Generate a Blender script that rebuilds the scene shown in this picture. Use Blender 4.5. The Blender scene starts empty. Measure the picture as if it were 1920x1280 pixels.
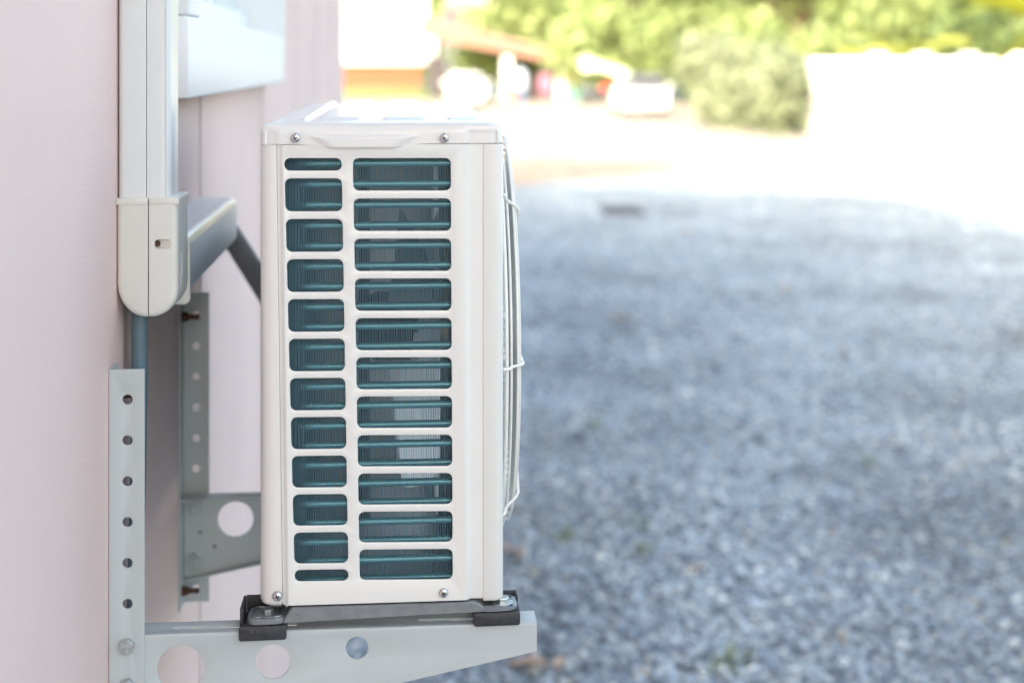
import bpy, bmesh, math, random
import numpy as np
from mathutils import Vector, Matrix
from mathutils.geometry import tessellate_polygon

random.seed(7)
R = math.radians
scene = bpy.context.scene
COL = scene.collection

# ------------------------------------------------------------------ camera
CAM = (.3546, -1.69, 1.95)
YAW = R(4.5)
FPX, HY = 2580.0, 115.0                 # focal length and horizon row of the photograph, in its pixels
cam_d = bpy.data.cameras.new("camera")
cam = bpy.data.objects.new("camera", cam_d)
COL.objects.link(cam)
cam.location = CAM
cam.rotation_euler = (R(90), 0, -YAW)
cam_d.sensor_width = 36
cam_d.lens = FPX / 1920 * 36
cam_d.shift_y = -(640 - HY) / 1920      # an architectural shift: verticals stay vertical
cam_d.clip_start, cam_d.clip_end = .05, 600
cam_d.dof.use_dof = True
cam_d.dof.focus_distance = 1.705
cam_d.dof.aperture_fstop = 2.35
scene.camera = cam

# ------------------------------------------------------------------ sky, sun, exposure
SUN_TRAVEL = Vector((6.9, 10.8, -6.6)).normalized()
SUN_ELEV = math.asin(-SUN_TRAVEL.z)
SUN_AZ = math.atan2(-SUN_TRAVEL.x, -SUN_TRAVEL.y)
world = bpy.data.worlds.new("World")
scene.world = world
world.use_nodes = True
wn = world.node_tree
sky = wn.nodes.new('ShaderNodeTexSky')
sky.sky_type = 'NISHITA'
sky.sun_disc = False
sky.sun_elevation = SUN_ELEV
sky.sun_rotation = SUN_AZ % (2 * math.pi)
sky.air_density = 1.3
sky.dust_density = 6.5
sky.ozone_density = 0
wn.links.new(sky.outputs[0], wn.nodes['Background'].inputs[0])
wn.nodes['Background'].inputs[1].default_value = .13
sun_d = bpy.data.lights.new("sun", 'SUN')
sun_d.energy = 2.0
sun_d.angle = R(.5)
sun_d.color = (1, .965, .91)
sun = bpy.data.objects.new("sun", sun_d)
COL.objects.link(sun)
sun.location = (-20, -30, 25)
sun.rotation_euler = SUN_TRAVEL.to_track_quat('-Z', 'Y').to_euler()
vs = scene.view_settings
vs.view_transform = 'Standard'
vs.look = 'None'
vs.exposure = 2.48
vs.gamma = 1
vs.use_curve_mapping = False
try:
    scene.cycles.use_denoising = True
    scene.cycles.max_bounces = 8
    scene.cycles.diffuse_bounces = 4
    scene.cycles.glossy_bounces = 4
    scene.cycles.transmission_bounces = 4
    scene.cycles.caustics_reflective = False
    scene.cycles.caustics_refractive = False
    scene.cycles.sample_clamp_indirect = 6
except Exception:
    pass


# ------------------------------------------------------------------ photo measurements -> metres
def ray(px, py):
    a = (px - 960) / FPX
    b = -(py - HY) / FPX
    s, c = math.sin(YAW), math.cos(YAW)
    return (s + a * c, c - a * s, b)


def on(axis, v, px, py):
    d = ray(px, py)
    t = (v - CAM[axis]) / d[axis]
    return [CAM[i] + t * d[i] for i in range(3)]


def on_y(px, py, v=0.0): return on(1, v, px, py)
def on_z(px, py, v=0.0): return on(2, v, px, py)


# ------------------------------------------------------------------ materials
def mat(name, color, rough=.5, metal=0., spec=.5, coat=0., noise=None, bump=None, var=None):
    """noise: (scale, amount) value variation; bump: (scale, strength, distance); var: (scale, lo, hi, colour2)"""
    m = bpy.data.materials.new(name)
    m.use_nodes = True
    nt = m.node_tree
    b = nt.nodes['Principled BSDF']
    b.inputs['Base Color'].default_value = (*color, 1)
    b.inputs['Roughness'].default_value = rough
    b.inputs['Metallic'].default_value = metal
    b.inputs['Specular IOR Level'].default_value = spec
    if coat:
        b.inputs['Coat Weight'].default_value = coat
        b.inputs['Coat Roughness'].default_value = .12
    geo = None
    if noise or bump or var:
        geo = nt.nodes.new('ShaderNodeNewGeometry')
    src = None
    if noise:
        n = nt.nodes.new('ShaderNodeTexNoise')
        n.inputs['Scale'].default_value = noise[0]
        n.inputs['Detail'].default_value = 6
        nt.links.new(geo.outputs['Position'], n.inputs['Vector'])
        mr = nt.nodes.new('ShaderNodeMapRange')
        mr.inputs[3].default_value = 1 - noise[1]
        mr.inputs[4].default_value = 1 + noise[1]
        mr.inputs[1].default_value, mr.inputs[2].default_value = .3, .7
        nt.links.new(n.outputs['Fac'], mr.inputs[0])
        mx = nt.nodes.new('ShaderNodeMix')
        mx.data_type = 'RGBA'
        mx.blend_type = 'MULTIPLY'
        mx.inputs[0].default_value = 1
        mx.inputs[6].default_value = (*color, 1)
        nt.links.new(mr.outputs[0], mx.inputs[7])
        nt.links.new(mx.outputs[2], b.inputs['Base Color'])
        src = mx.outputs[2]
    if var:
        n = nt.nodes.new('ShaderNodeTexNoise')
        n.inputs['Scale'].default_value = var[0]
        n.inputs['Detail'].default_value = 8
        n.inputs['Roughness'].default_value = .65
        nt.links.new(geo.outputs['Position'], n.inputs['Vector'])
        rp = nt.nodes.new('ShaderNodeMapRange')
        rp.inputs[1].default_value, rp.inputs[2].default_value = var[1], var[2]
        nt.links.new(n.outputs['Fac'], rp.inputs[0])
        mx = nt.nodes.new('ShaderNodeMix')
        mx.data_type = 'RGBA'
        nt.links.new(rp.outputs[0], mx.inputs[0])
        if src:
            nt.links.new(src, mx.inputs[6])
        else:
            mx.inputs[6].default_value = (*color, 1)
        mx.inputs[7].default_value = (*var[3], 1)
        nt.links.new(mx.outputs[2], b.inputs['Base Color'])
    if bump:
        n = nt.nodes.new('ShaderNodeTexNoise')
        n.inputs['Scale'].default_value = bump[0]
        n.inputs['Detail'].default_value = 3
        nt.links.new(geo.outputs['Position'], n.inputs['Vector'])
        bp = nt.nodes.new('ShaderNodeBump')
        bp.inputs['Strength'].default_value = bump[1]
        bp.inputs['Distance'].default_value = bump[2]
        nt.links.new(n.outputs['Fac'], bp.inputs['Height'])
        nt.links.new(bp.outputs[0], b.inputs['Normal'])
    return m


M = {}
M['wall'] = mat('pink_plaster', (.80, .612, .56), .75, noise=(1.5, .045), bump=(330, .6, .0016))
M['joint'] = mat('wall_joint', (.68, .53, .50), .8)
M['white_trim'] = mat('white_upvc', (.82, .83, .83), .45)
M['roof'] = mat('roof_tiles', (.25, .13, .10), .8, noise=(6, .2))
M['paint'] = mat('cream_white_enamel', (.785, .778, .742), .32, coat=.35, noise=(9, .014), var=(60, .70, .76, (.66, .64, .60)), bump=(900, .05, .0004))
M['lid'] = mat('glossy_white_enamel', (.79, .782, .755), .26, coat=.35, noise=(9, .01), bump=(700, .04, .0004))
M['pan'] = mat('pan_enamel', (.70, .68, .65), .45)
M['wire'] = mat('coated_wire', (.83, .81, .76), .35, coat=.2)
M['fin'] = mat('teal_fin', (.175, .33, .415), .40, metal=.2, spec=.6)
M['tube'] = mat('teal_tube', (.20, .57, .69), .28, metal=.3, spec=.6)
M['fan'] = mat('grey_fan_plastic', (.72, .73, .73), .45)
M['motor'] = mat('motor_black', (.06, .06, .065), .5)
M['chrome'] = mat('zinc_screw', (.62, .62, .62), .22, metal=1)
M['screw_dark'] = mat('screw_recess', (.10, .10, .10), .5, metal=.8)
M['galv'] = mat('galvanised_steel', (.27, .29, .305), .45, metal=.7, noise=(60, .12), var=(90, .60, .68, (.20, .21, .21)))
M['rubber'] = mat('black_rubber', (.035, .037, .042), .6, noise=(80, .25), var=(150, .66, .70, (.22, .22, .23)))
M['bracket'] = mat('grey_powder_coat', (.50, .545, .55), .42, noise=(14, .03), var=(130, .74, .76, (.22, .2, .17)))
M['boltm'] = mat('zinc_bolt', (.50, .55, .55), .33, metal=.8, noise=(150, .15))
M['rust'] = mat('rusty_steel', (.10, .045, .025), .85, noise=(90, .4))
M['duct'] = mat('ivory_pvc', (.71, .735, .735), .34, coat=.15, noise=(20, .01))
M['elbow'] = mat('cream_pvc', (.70, .695, .645), .36, coat=.12, noise=(25, .012))
M['emblem'] = mat('emblem_ink', (.62, .63, .62), .5)
M['pipe'] = mat('blue_grey_pvc', (.115, .185, .225), .45, noise=(30, .08), var=(75, .70, .72, (.42, .42, .40)))
M['hose'] = mat('grey_pipe_wrap', (.20, .21, .225), .7, noise=(40, .1))
M['glass'] = mat('window_glass', (.66, .74, .72), .12, spec=.6)


# ------------------------------------------------------------------ mesh helpers
ORIGIN = {}


def root_of(o):
    while o.parent:
        o = o.parent
    return o


def tag(o, label=None, cat=None, group=None, kind=None):
    if label: o['label'] = label
    if cat: o['category'] = cat
    if group: o['group'] = group
    if kind: o['kind'] = kind
    return o


def empty(name, loc, label, cat, group=None):
    o = bpy.data.objects.new(name, None)
    COL.objects.link(o)
    o.location = loc
    o.empty_display_size = .05
    ORIGIN[o.name] = Vector(loc)
    return tag(o, label, cat, group)


class MB:
    def __init__(self):
        self.v, self.f = [], []

    def add(self, vs, fs):
        n = len(self.v)
        self.v += [tuple(p) for p in vs]
        self.f += [tuple(i + n for i in f) for f in fs]
        return self

    def box(self, x0, x1, y0, y1, z0, z1):
        return self.add([(x0, y0, z0), (x1, y0, z0), (x1, y1, z0), (x0, y1, z0), (x0, y0, z1), (x1, y0, z1), (x1, y1, z1), (x0, y1, z1)],
                        [(0, 3, 2, 1), (4, 5, 6, 7), (0, 1, 5, 4), (1, 2, 6, 5), (2, 3, 7, 6), (3, 0, 4, 7)])

    def rings(self, rings, closed=True, cap0=False, cap1=False):
        n = len(rings[0])
        vs = [p for r in rings for p in r]
        fs = []
        m = n if closed else n - 1
        for i in range(len(rings) - 1):
            for j in range(m):
                k = (j + 1) % n
                fs.append((i * n + j, i * n + k, (i + 1) * n + k, (i + 1) * n + j))
        if cap0: fs.append(tuple(range(n)))
        if cap1: fs.append(tuple(range((len(rings) - 1) * n, len(rings) * n)))
        return self.add(vs, fs)

    def tube(self, pts, r, n=10, cap=True, closed=False):
        pts = [Vector(p) for p in pts]
        rr = r if isinstance(r, (list, tuple)) else [r] * len(pts)
        rings = []
        N = len(pts)
        t0 = (pts[1] - pts[0]).normalized()
        ref = Vector((0, 0, 1)) if abs(t0.z) < .8 else Vector((1, 0, 0))
        u = t0.cross(ref).normalized()
        for i, p in enumerate(pts):
            if closed:
                t = (pts[(i + 1) % N] - pts[i - 1]).normalized()
            elif i == 0:
                t = t0
            elif i == N - 1:
                t = (pts[-1] - pts[-2]).normalized()
            else:
                t = (pts[i + 1] - pts[i - 1]).normalized()
            u = (u - t * u.dot(t)).normalized()
            w = t.cross(u)
            rings.append([p + (u * math.cos(a) + w * math.sin(a)) * rr[i] for a in (2 * math.pi * k / n for k in range(n))])
        if closed: rings.append(rings[0])
        return self.rings(rings, True, cap and not closed, cap and not closed)

    def lathe(self, prof, origin, axis, n=20):
        """prof: (radius, height along axis) pairs"""
        o = Vector(origin)
        a = Vector(axis).normalized()
        u = a.orthogonal().normalized()
        w = a.cross(u)
        rings = [[o + a * h + (u * math.cos(t) + w * math.sin(t)) * max(r, 1e-5) for t in (2 * math.pi * k / n for k in range(n))] for r, h in prof]
        return self.rings(rings, True, True, True)

    def build(self, name, material, parent=None, loc=None, sharp=38, bevel=0., segs=2, smooth=True):
        base = Vector((0, 0, 0))
        if parent is not None:
            base = ORIGIN[root_of(parent).name]
        elif loc is not None:
            base = Vector(loc)
        me = bpy.data.meshes.new(name)
        me.from_pydata([tuple(Vector(p) - base) for p in self.v], [], self.f)
        bm = bmesh.new()
        bm.from_mesh(me)
        bmesh.ops.remove_doubles(bm, verts=bm.verts, dist=1e-6)
        bmesh.ops.recalc_face_normals(bm, faces=bm.faces)
        if bevel:
            es = [e for e in bm.edges if len(e.link_faces) == 2 and e.calc_face_angle(0) > R(35)]
            bmesh.ops.bevel(bm, geom=es, offset=bevel, segments=segs, profile=.5, affect='EDGES', clamp_overlap=True)
        bm.to_mesh(me)
        bm.free()
        if smooth:
            me.shade_smooth()
            me.set_sharp_from_angle(angle=R(sharp))
        for m in (material if isinstance(material, list) else [material]):
            me.materials.append(m)
        o = bpy.data.objects.new(name, me)
        COL.objects.link(o)
        if parent is not None:
            o.parent = parent
        else:
            o.location = base
            ORIGIN[o.name] = base
        return o


def arc(cx, cy, r, a0, a1, n):
    return [(cx + r * math.cos(R(a0 + (a1 - a0) * i / n)), cy + r * math.sin(R(a0 + (a1 - a0) * i / n))) for i in range(n + 1)]


def circle(cx, cy, r, n=28):
    return [(cx + r * math.cos(2 * math.pi * i / n), cy + r * math.sin(2 * math.pi * i / n)) for i in range(n)]


def rquad(pts, r, n=6):
    """convex polygon (counter-clockwise) with rounded corners"""
    out = []
    N = len(pts)
    for i in range(N):
        p0, p, p1 = Vector(pts[i - 1]), Vector(pts[i]), Vector(pts[(i + 1) % N])
        a, b = (p0 - p).normalized(), (p1 - p).normalized()
        ang = a.angle(b)
        d = min(r / math.tan(ang / 2), .499 * (p0 - p).length, .499 * (p1 - p).length)
        rr = d * math.tan(ang / 2)
        c = p + (a + b).normalized() * (rr / math.sin(ang / 2))
        s, e = p + a * d - c, p + b * d - c
        a0, a1 = math.atan2(s.y, s.x), math.atan2(e.y, e.x)
        while a1 < a0: a1 += 2 * math.pi
        if a1 - a0 > math.pi: a1 -= 2 * math.pi
        out += [(c.x + rr * math.cos(a0 + (a1 - a0) * k / n), c.y + rr * math.sin(a0 + (a1 - a0) * k / n)) for k in range(n + 1)]
    return out


def inset(loop, d):
    """move a closed 2-D loop (counter-clockwise) inwards by d"""
    out = []
    N = len(loop)
    for i in range(N):
        a, b, c = Vector(loop[i - 1]), Vector(loop[i]), Vector(loop[(i + 1) % N])
        e0, e1 = (b - a), (c - b)
        if e0.length < 1e-9: e0 = e1
        if e1.length < 1e-9: e1 = e0
        n0 = Vector((-e0.y, e0.x)).normalized()
        n1 = Vector((-e1.y, e1.x)).normalized()
        m = n0 + n1
        m = m / max(m.length_squared / 2, .3) if m.length > 1e-6 else n0
        out.append((b.x + m.x * d, b.y + m.y * d))
    return out


def plate(mb, outer, holes, front, back, to3, rim=.0008, outer_walls=True):
    """flat sheet with holes. to3(a, b, depth) -> 3-D point; front/back are depths; hole rims are rolled over by rim"""
    loops = [outer] + [inset(h, -rim) if rim else h for h in holes]
    tri = tessellate_polygon([[Vector((p[0], p[1], 0)) for p in lp] for lp in loops])
    flat = [p for lp in loops for p in lp]
    mb.add([to3(p[0], p[1], front) for p in flat], tri)
    sg = 1 if back > front else -1
    for h in holes:
        rg = []
        if rim:
            rg = [[to3(*p, front) for p in inset(h, -rim)], [to3(*p, front + sg * rim * .3) for p in inset(h, -rim * .3)], [to3(*p, front + sg * rim) for p in h]]
        else:
            rg = [[to3(*p, front) for p in h]]
        rg.append([to3(*p, back) for p in h])
        mb.rings(rg, True)
    loops2 = [outer] + holes
    tri = tessellate_polygon([[Vector((p[0], p[1], 0)) for p in lp] for lp in loops2])
    mb.add([to3(p[0], p[1], back) for lp in loops2 for p in lp], tri)
    if outer_walls:
        mb.rings([[to3(*p, front) for p in outer], [to3(*p, back) for p in outer]], True)
    return mb


XZ = lambda a, b, d: (a, d, b)
YZ = lambda a, b, d: (d, a, b)
XY = lambda a, b, d: (a, b, d)


def smoothstep(a, b, x):
    t = min(1, max(0, (x - a) / (b - a)))
    return t * t * (3 - 2 * t)


# ================================================================== SETTING
# ------------------------------------------------------------------ ground
def ground_material():
    m = bpy.data.materials.new('gravel_ground')
    m.use_nodes = True
    nt = m.node_tree
    L = nt.links.new
    b = nt.nodes['Principled BSDF']
    g = nt.nodes.new('ShaderNodeNewGeometry')
    v = nt.nodes.new('ShaderNodeTexVoronoi')
    v.inputs['Scale'].default_value = 34
    L(g.outputs['Position'], v.inputs['Vector'])
    sep = nt.nodes.new('ShaderNodeSeparateColor')
    L(v.outputs['Color'], sep.inputs[0])
    rp = nt.nodes.new('ShaderNodeValToRGB')
    e = rp.color_ramp.elements
    e[0].position, e[0].color = 0, (0.165, 0.207, 0.245, 1)
    e[1].position, e[1].color = 1, (0.582, 0.652, 0.650, 1)
    x = e.new(.5); x.color = (0.281, 0.347, 0.400, 1)
    x = e.new(.82); x.color = (0.407, 0.476, 0.520, 1)
    L(sep.outputs[0], rp.inputs[0])
    n = nt.nodes.new('ShaderNodeTexNoise')
    n.inputs['Scale'].default_value = .7
    n.inputs['Detail'].default_value = 6
    L(g.outputs['Position'], n.inputs['Vector'])
    mr = nt.nodes.new('ShaderNodeMapRange')
    mr.inputs[1].default_value, mr.inputs[2].default_value = .3, .7
    mr.inputs[3].default_value, mr.inputs[4].default_value = .62, 1.12
    L(n.outputs['Fac'], mr.inputs[0])
    mx = nt.nodes.new('ShaderNodeMix')
    mx.data_type, mx.blend_type = 'RGBA', 'MULTIPLY'
    mx.inputs[0].default_value = 1
    L(rp.outputs[0], mx.inputs[6])
    L(mr.outputs[0], mx.inputs[7])
    # brownish dusty patches
    n2 = nt.nodes.new('ShaderNodeTexNoise')
    n2.inputs['Scale'].default_value = 1.6
    n2.inputs['Detail'].default_value = 7
    n2.inputs['Roughness'].default_value = .7
    L(g.outputs['Position'], n2.inputs['Vector'])
    m2 = nt.nodes.new('ShaderNodeMapRange')
    m2.inputs[1].default_value, m2.inputs[2].default_value = .60, .74
    m2.inputs[4].default_value = .55
    L(n2.outputs['Fac'], m2.inputs[0])
    mx2 = nt.nodes.new('ShaderNodeMix')
    mx2.data_type = 'RGBA'
    mx2.inputs[7].default_value = (.30, .22, .16, 1)
    L(m2.outputs[0], mx2.inputs[0])
    L(mx.outputs[2], mx2.inputs[6])
    L(mx2.outputs[2], b.inputs['Base Color'])
    b.inputs['Roughness'].default_value = .62
    bp = nt.nodes.new('ShaderNodeBump')
    bp.inputs['Strength'].default_value = .9
    bp.inputs['Distance'].default_value = .02
    bp.invert = True
    L(v.outputs['Distance'], bp.inputs['Height'])
    L(bp.outputs[0], b.inputs['Normal'])
    return m


gm = MB()
gm.add([(-320, -120, 0), (320, -120, 0), (320, 420, 0), (-320, 420, 0)], [(0, 1, 2, 3)])
tag(gm.build('ground', ground_material(), smooth=False), kind='structure')

sand = mat('sandy_soil', (.20, .155, .115), .9, noise=(3, .25), var=(2.2, .5, .62, (.25, .22, .19)))
sm = MB()
rng = random.Random(3)
pts = []
for k in range(40):
    a = 2 * math.pi * k / 40
    r = 1 + .18 * math.sin(3 * a + 1) + .08 * rng.random()
    pts.append((1.9 + 3.0 * r * math.cos(a), 23.2 + 3.0 * r * math.sin(a), .007))
sm.add(pts, [tuple(range(40))])
tag(sm.build('sand_patch', sand, smooth=False), kind='structure')

dw = MB()
dw.add([(-6, 20.2, .002), (60, 20.2, .002), (60, 70, .002), (-6, 70, .002)], [(0, 1, 2, 3)])
tag(dw.build('driveway', mat('pale_sandy_driveway', (.275, .25, .215), .9, noise=(.8, .10), var=(.35, .56, .66, (.235, .20, .165))), smooth=False), kind='structure')

lawn_m = mat('lawn', (.11, .16, .03), .8, noise=(2, .3))
lm_ = MB()
lm_.add([(-14, 68, .007), (5.2, 68, .007), (5.2, 112, .007), (-14, 112, .007)], [(0, 1, 2, 3)])
tag(lm_.build('lawn', lawn_m, smooth=False), kind='structure')


def scatter_stones():
    """one mesh of loose stones lying on the near part of the yard"""
    rs = np.random.RandomState(5)
    bm = bmesh.new()
    bmesh.ops.create_icosphere(bm, subdivisions=1, radius=1)
    base = np.array([v.co[:] for v in bm.verts])
    tris = np.array([[v.index for v in f.verts] for f in bm.faces])
    bm.free()
    n = 85000
    u = rs.rand(n)
    y = 1.6 + 17.5 * u ** 1.75
    x = .12 + rs.rand(n) * (1.9 + .42 * y)
    size = .0065 + .010 * rs.rand(n) ** 1.6 + (.011 * (rs.rand(n) > .97))
    ang = rs.rand(n) * 2 * np.pi
    sc = np.stack([size * (.8 + .7 * rs.rand(n)), size * (.7 + .5 * rs.rand(n)), size * (.45 + .4 * rs.rand(n))], 1)
    nv = len(base)
    P = base[None] * (1 + .22 * rs.randn(n, nv, 1).clip(-1.5, 1.5)) * sc[:, None, :]
    tilt = rs.randn(n) * .35
    ct, st = np.cos(tilt)[:, None], np.sin(tilt)[:, None]
    yy, zz = P[..., 1] * ct - P[..., 2] * st, P[..., 1] * st + P[..., 2] * ct
    ca, sa = np.cos(ang)[:, None], np.sin(ang)[:, None]
    X = P[..., 0] * ca - yy * sa + x[:, None]
    Y = P[..., 0] * sa + yy * ca + y[:, None]
    Z = zz + sc[:, 2:3] * .55
    V = np.stack([X, Y, Z], -1).reshape(-1, 3)
    F = (tris[None] + (np.arange(n) * nv)[:, None, None]).reshape(-1, 3)
    me = bpy.data.meshes.new('gravel_stones')
    me.vertices.add(len(V)); me.vertices.foreach_set('co', V.ravel().astype(np.float32))
    me.loops.add(F.size); me.loops.foreach_set('vertex_index', F.ravel().astype(np.int32))
    me.polygons.add(len(F)); me.polygons.foreach_set('loop_start', np.arange(0, F.size, 3, dtype=np.int32))
    me.update(calc_edges=True)
    m = bpy.data.materials.new('loose_gravel')
    m.use_nodes = True
    nt = m.node_tree
    g = nt.nodes.new('ShaderNodeNewGeometry')
    rp = nt.nodes.new('ShaderNodeValToRGB')
    e = rp.color_ramp.elements
    e[0].position, e[0].color = 0, (0.097, 0.124, 0.155, 1)
    e[1].position, e[1].color = 1, (0.834, 0.900, 0.870, 1)
    for p, c in ((.30, (0.213, 0.271, 0.335)), (.5, (0.339, 0.414, 0.485)), (.7, (0.417, 0.502, 0.570)), (.86, (0.485, 0.554, 0.580)), (.9, (0.388, 0.352, 0.290)), (.925, (0.524, 0.590, 0.610))):
        q = e.new(p); q.color = (*c, 1)
    nt.links.new(g.outputs['Random Per Island'], rp.inputs[0])
    n_ = nt.nodes.new('ShaderNodeTexNoise')
    n_.inputs['Scale'].default_value = .9
    n_.inputs['Detail'].default_value = 5
    nt.links.new(g.outputs['Position'], n_.inputs['Vector'])
    mr = nt.nodes.new('ShaderNodeMapRange')
    mr.inputs[1].default_value, mr.inputs[2].default_value = .32, .68
    mr.inputs[3].default_value, mr.inputs[4].default_value = .62, 1.22
    nt.links.new(n_.outputs['Fac'], mr.inputs[0])
    mx = nt.nodes.new('ShaderNodeMix')
    mx.data_type, mx.blend_type = 'RGBA', 'MULTIPLY'
    mx.inputs[0].default_value = 1
    nt.links.new(rp.outputs[0], mx.inputs[6])
    nt.links.new(mr.outputs[0], mx.inputs[7])
    nt.links.new(mx.outputs[2], nt.nodes['Principled BSDF'].inputs['Base Color'])
    nt.nodes['Principled BSDF'].inputs['Roughness'].default_value = .5
    me.materials.append(m)
    o = bpy.data.objects.new('gravel_stones', me)
    COL.objects.link(o)
    tag(o, 'loose blue grey gravel stones covering the shaded yard', 'gravel', kind='stuff')


scatter_stones()

# ------------------------------------------------------------------ the pink house on the left
HL, HN, HF, HH = -12.0, -16.0, 6.56, 6.35     # back wall x, near and far end y, eave height
house = empty('pink_house', (0, 0, 0), 'pink rendered house wall along the left edge with white framed window', 'house')
WY0, WY1, WZ0, WZ1 = .35, 1.86, 1.90, 3.1
w = MB()
plate(w, [(HN, 0), (HF, 0), (HF, HH), (HN, HH)], [[(WY0, WZ0), (WY1, WZ0), (WY1, WZ1), (WY0, WZ1)]], 0, -.16, YZ, rim=0, outer_walls=False)
w.box(HL, -.161, HF - .16, HF, 0, HH)
w.box(HL, -.161, HN, HN + .16, 0, HH)
w.box(HL, HL + .16, HN + .161, HF - .161, 0, HH)
# gable triangles
for y0, y1 in ((HF - .16, HF), (HN, HN + .16)):
    w.add([(HL, y0, HH), (0, y0, HH), (-6, y0, HH + 1.25), (HL, y1, HH), (0, y1, HH), (-6, y1, HH + 1.25)],
          [(0, 1, 2), (3, 5, 4), (0, 2, 5, 3), (1, 4, 5, 2)])
w.build('wall', M['wall'], house, smooth=False)
for y in (.160, .748, 1.786, 2.9, 4.0, 5.1):
    j = MB()
    j.box(.0003, .0022, y - .006, y + .006, .0, 1.895 if WY0 < y < WY1 else HH - .1)
    j.build('joint_strip', M['joint'], house, bevel=.0008)
r = MB()
for s in (-1, 1):
    rg = []
    for yy, ov in ((HN - .45, 1.05), (2.4, 1.05), (HF + .75, .55)):  # unseen eaves, overhang tapered to shape the shadow edge across the yard
        xe = -6 + s * (6 + (ov if s > 0 else .55))
        ze = HH - .13 * (ov - .55) * (s > 0)
        rg.append([(-6, yy, HH + 1.33), (xe, yy, ze), (xe, yy, ze + .12), (-6, yy, HH + 1.47)])
    r.rings(rg, True, True, True)
r.build('roof', M['roof'], house, smooth=False)
# window: a projecting white frame, an inner sash and its glass
win = MB()
FX0, FX1 = -.12, .052
win.box(FX0, FX1, WY0 - .06, WY1 + .0, WZ0 - .004, WZ0 + .115)
win.box(FX0, FX1, WY1 - .075, WY1 + .001, WZ0 + .1152, WZ1 - .1)
win.box(FX0, FX1, WY0 - .06, WY0 + .06, WZ0 + .1152, WZ1 - .1)
win.box(FX0, FX1, WY0 - .06, WY1, WZ1 - .0998, WZ1 + .02)
wf = win.build('window', M['white_trim'], house, bevel=.006)
sa = MB()
sx0, sx1 = -.085, -.03
sy0, sy1, sz0, sz1 = WY0 + .0602, WY1 - .0752, WZ0 + .1153, WZ1 - .1002
sa.box(sx0, sx1, sy0, sy1, sz0, sz0 + .05)
sa.box(sx0, sx1, sy0, sy1, sz1 - .05, sz1)
for y in (sy0, (sy0 + sy1) / 2 - .025, sy1 - .05):
    sa.box(sx0, sx1, y, y + .05, sz0 + .0502, sz1 - .0502)
sa.build('sash', M['white_trim'], wf, bevel=.004)
p = MB()
p.box(-.062, -.056, sy0 + .0502, (sy0 + sy1) / 2 - .0252, sz0 + .0502, sz1 - .0502)
p.box(-.062, -.056, (sy0 + sy1) / 2 + .0252, sy1 - .0502, sz0 + .0502, sz1 - .0502)
p.build('pane', M['glass'], wf, smooth=False)


# ================================================================== AIR CONDITIONER
UX0, UX1, UL = .179, .4777, .80
ZB, ZS, ZT = 1.287, 1.848, 1.8752
ac = empty('air_conditioner', ((UX0 + UX1) / 2, UL / 2, 1.2665), 'cream white outdoor air conditioner unit with teal fins on wall bracket', 'air conditioner')


def lerp(a, b, t): return a + (b - a) * t


def px_slot_rows():
    """grille openings: (left, right, top, bottom) in photo pixels, from the two columns of openings"""
    out = []
    rows = [(297, 320)] + [(335 + 76.3 * i - .285 * i * i, 396.3 + 76.2 * i - .32 * i * i) for i in range(10)] + [(1068.5, 1089.5)]
    for t, b in rows:
        out.append((t, b, 533 + 19.4 * (t - 300) / 770, 533 + 19.4 * (b - 300) / 770, 640.3 + 12.6 * (t - 300) / 770, 640.3 + 12.6 * (b - 300) / 770, 10.5 if b - t < 40 else 11))
    for i in range(11):
        t, b = 296.8 + 76.1 * i - .275 * i * i, 357.3 + 76.0 * i - .305 * i * i
        out.append((t, b, 661.8 + 12.6 * (t - 300) / 770, 661.8 + 12.6 * (b - 300) / 770, 845 + 3.6 * (t - 300) / 770, 845 + 3.6 * (b - 300) / 770, 10.5))
    return out


holes = []
for t, b, lt, lb, rt, rb, rad in px_slot_rows():
    sk = .0085 * .35
    c = [on_y(lb, b), on_y(rb, b - 1.5 * (b - 300) / 770), on_y(rt, t - 1.5 * (t - 300) / 770), on_y(lt, t)]
    holes.append(rquad([(q[0], q[2]) for q in c], rad / 1527, 6))

# side panel: pierced flat field, pressed steps left and right of it
XL0, XL1 = (.2085, .2155)                # left border of the field at top / bottom
XR0, XR1 = (.4292, .4312)
sp = MB()
plate(sp, [(XL1, ZB + .0015), (XR1, ZB + .0015), (XR0, ZS), (XL0, ZS)], holes, 0, .0012, XZ, rim=.0011, outer_walls=False)


def strip(mb, prof, z0=ZB, z1=ZS, back=None):
    """prof: (x_top, x_bottom, y) lofted from z0 to z1, its bottom edge rolled in"""
    rg = [[(b, y + .003, z0) for t, b, y in prof], [(b, y + .0008, z0 + .0012) for t, b, y in prof], [(b, y, z0 + .004) for t, b, y in prof]]
    for k in range(1, 9):
        u = k / 8
        rg.append([(lerp(b, t, u), y, lerp(z0 + .004, z1, u)) for t, b, y in prof])
    mb.rings(rg, closed=False)


strip(sp, [(.20055, .2080, .0044), (.2022, .2097, .0042), (.2040, .2112, .0036), (.2062, .2134, .0010), (.2074, .2144, .0002), (XL0, XL1, 0)], ZB)
strip(sp, [(XR0, XR1, 0), (.4303, .4323, .0003), (.4318, .4338, .0016), (.4336, .4352, .0040), (.4348, .4362, .0047), (.4362, .4374, .0050), (.4519, .4519, .0050), (.4521, .4521, .0053), (.4522, .4522, .014)], ZB)
sp.build('side_panel', M['paint'], ac, sharp=30)

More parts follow.
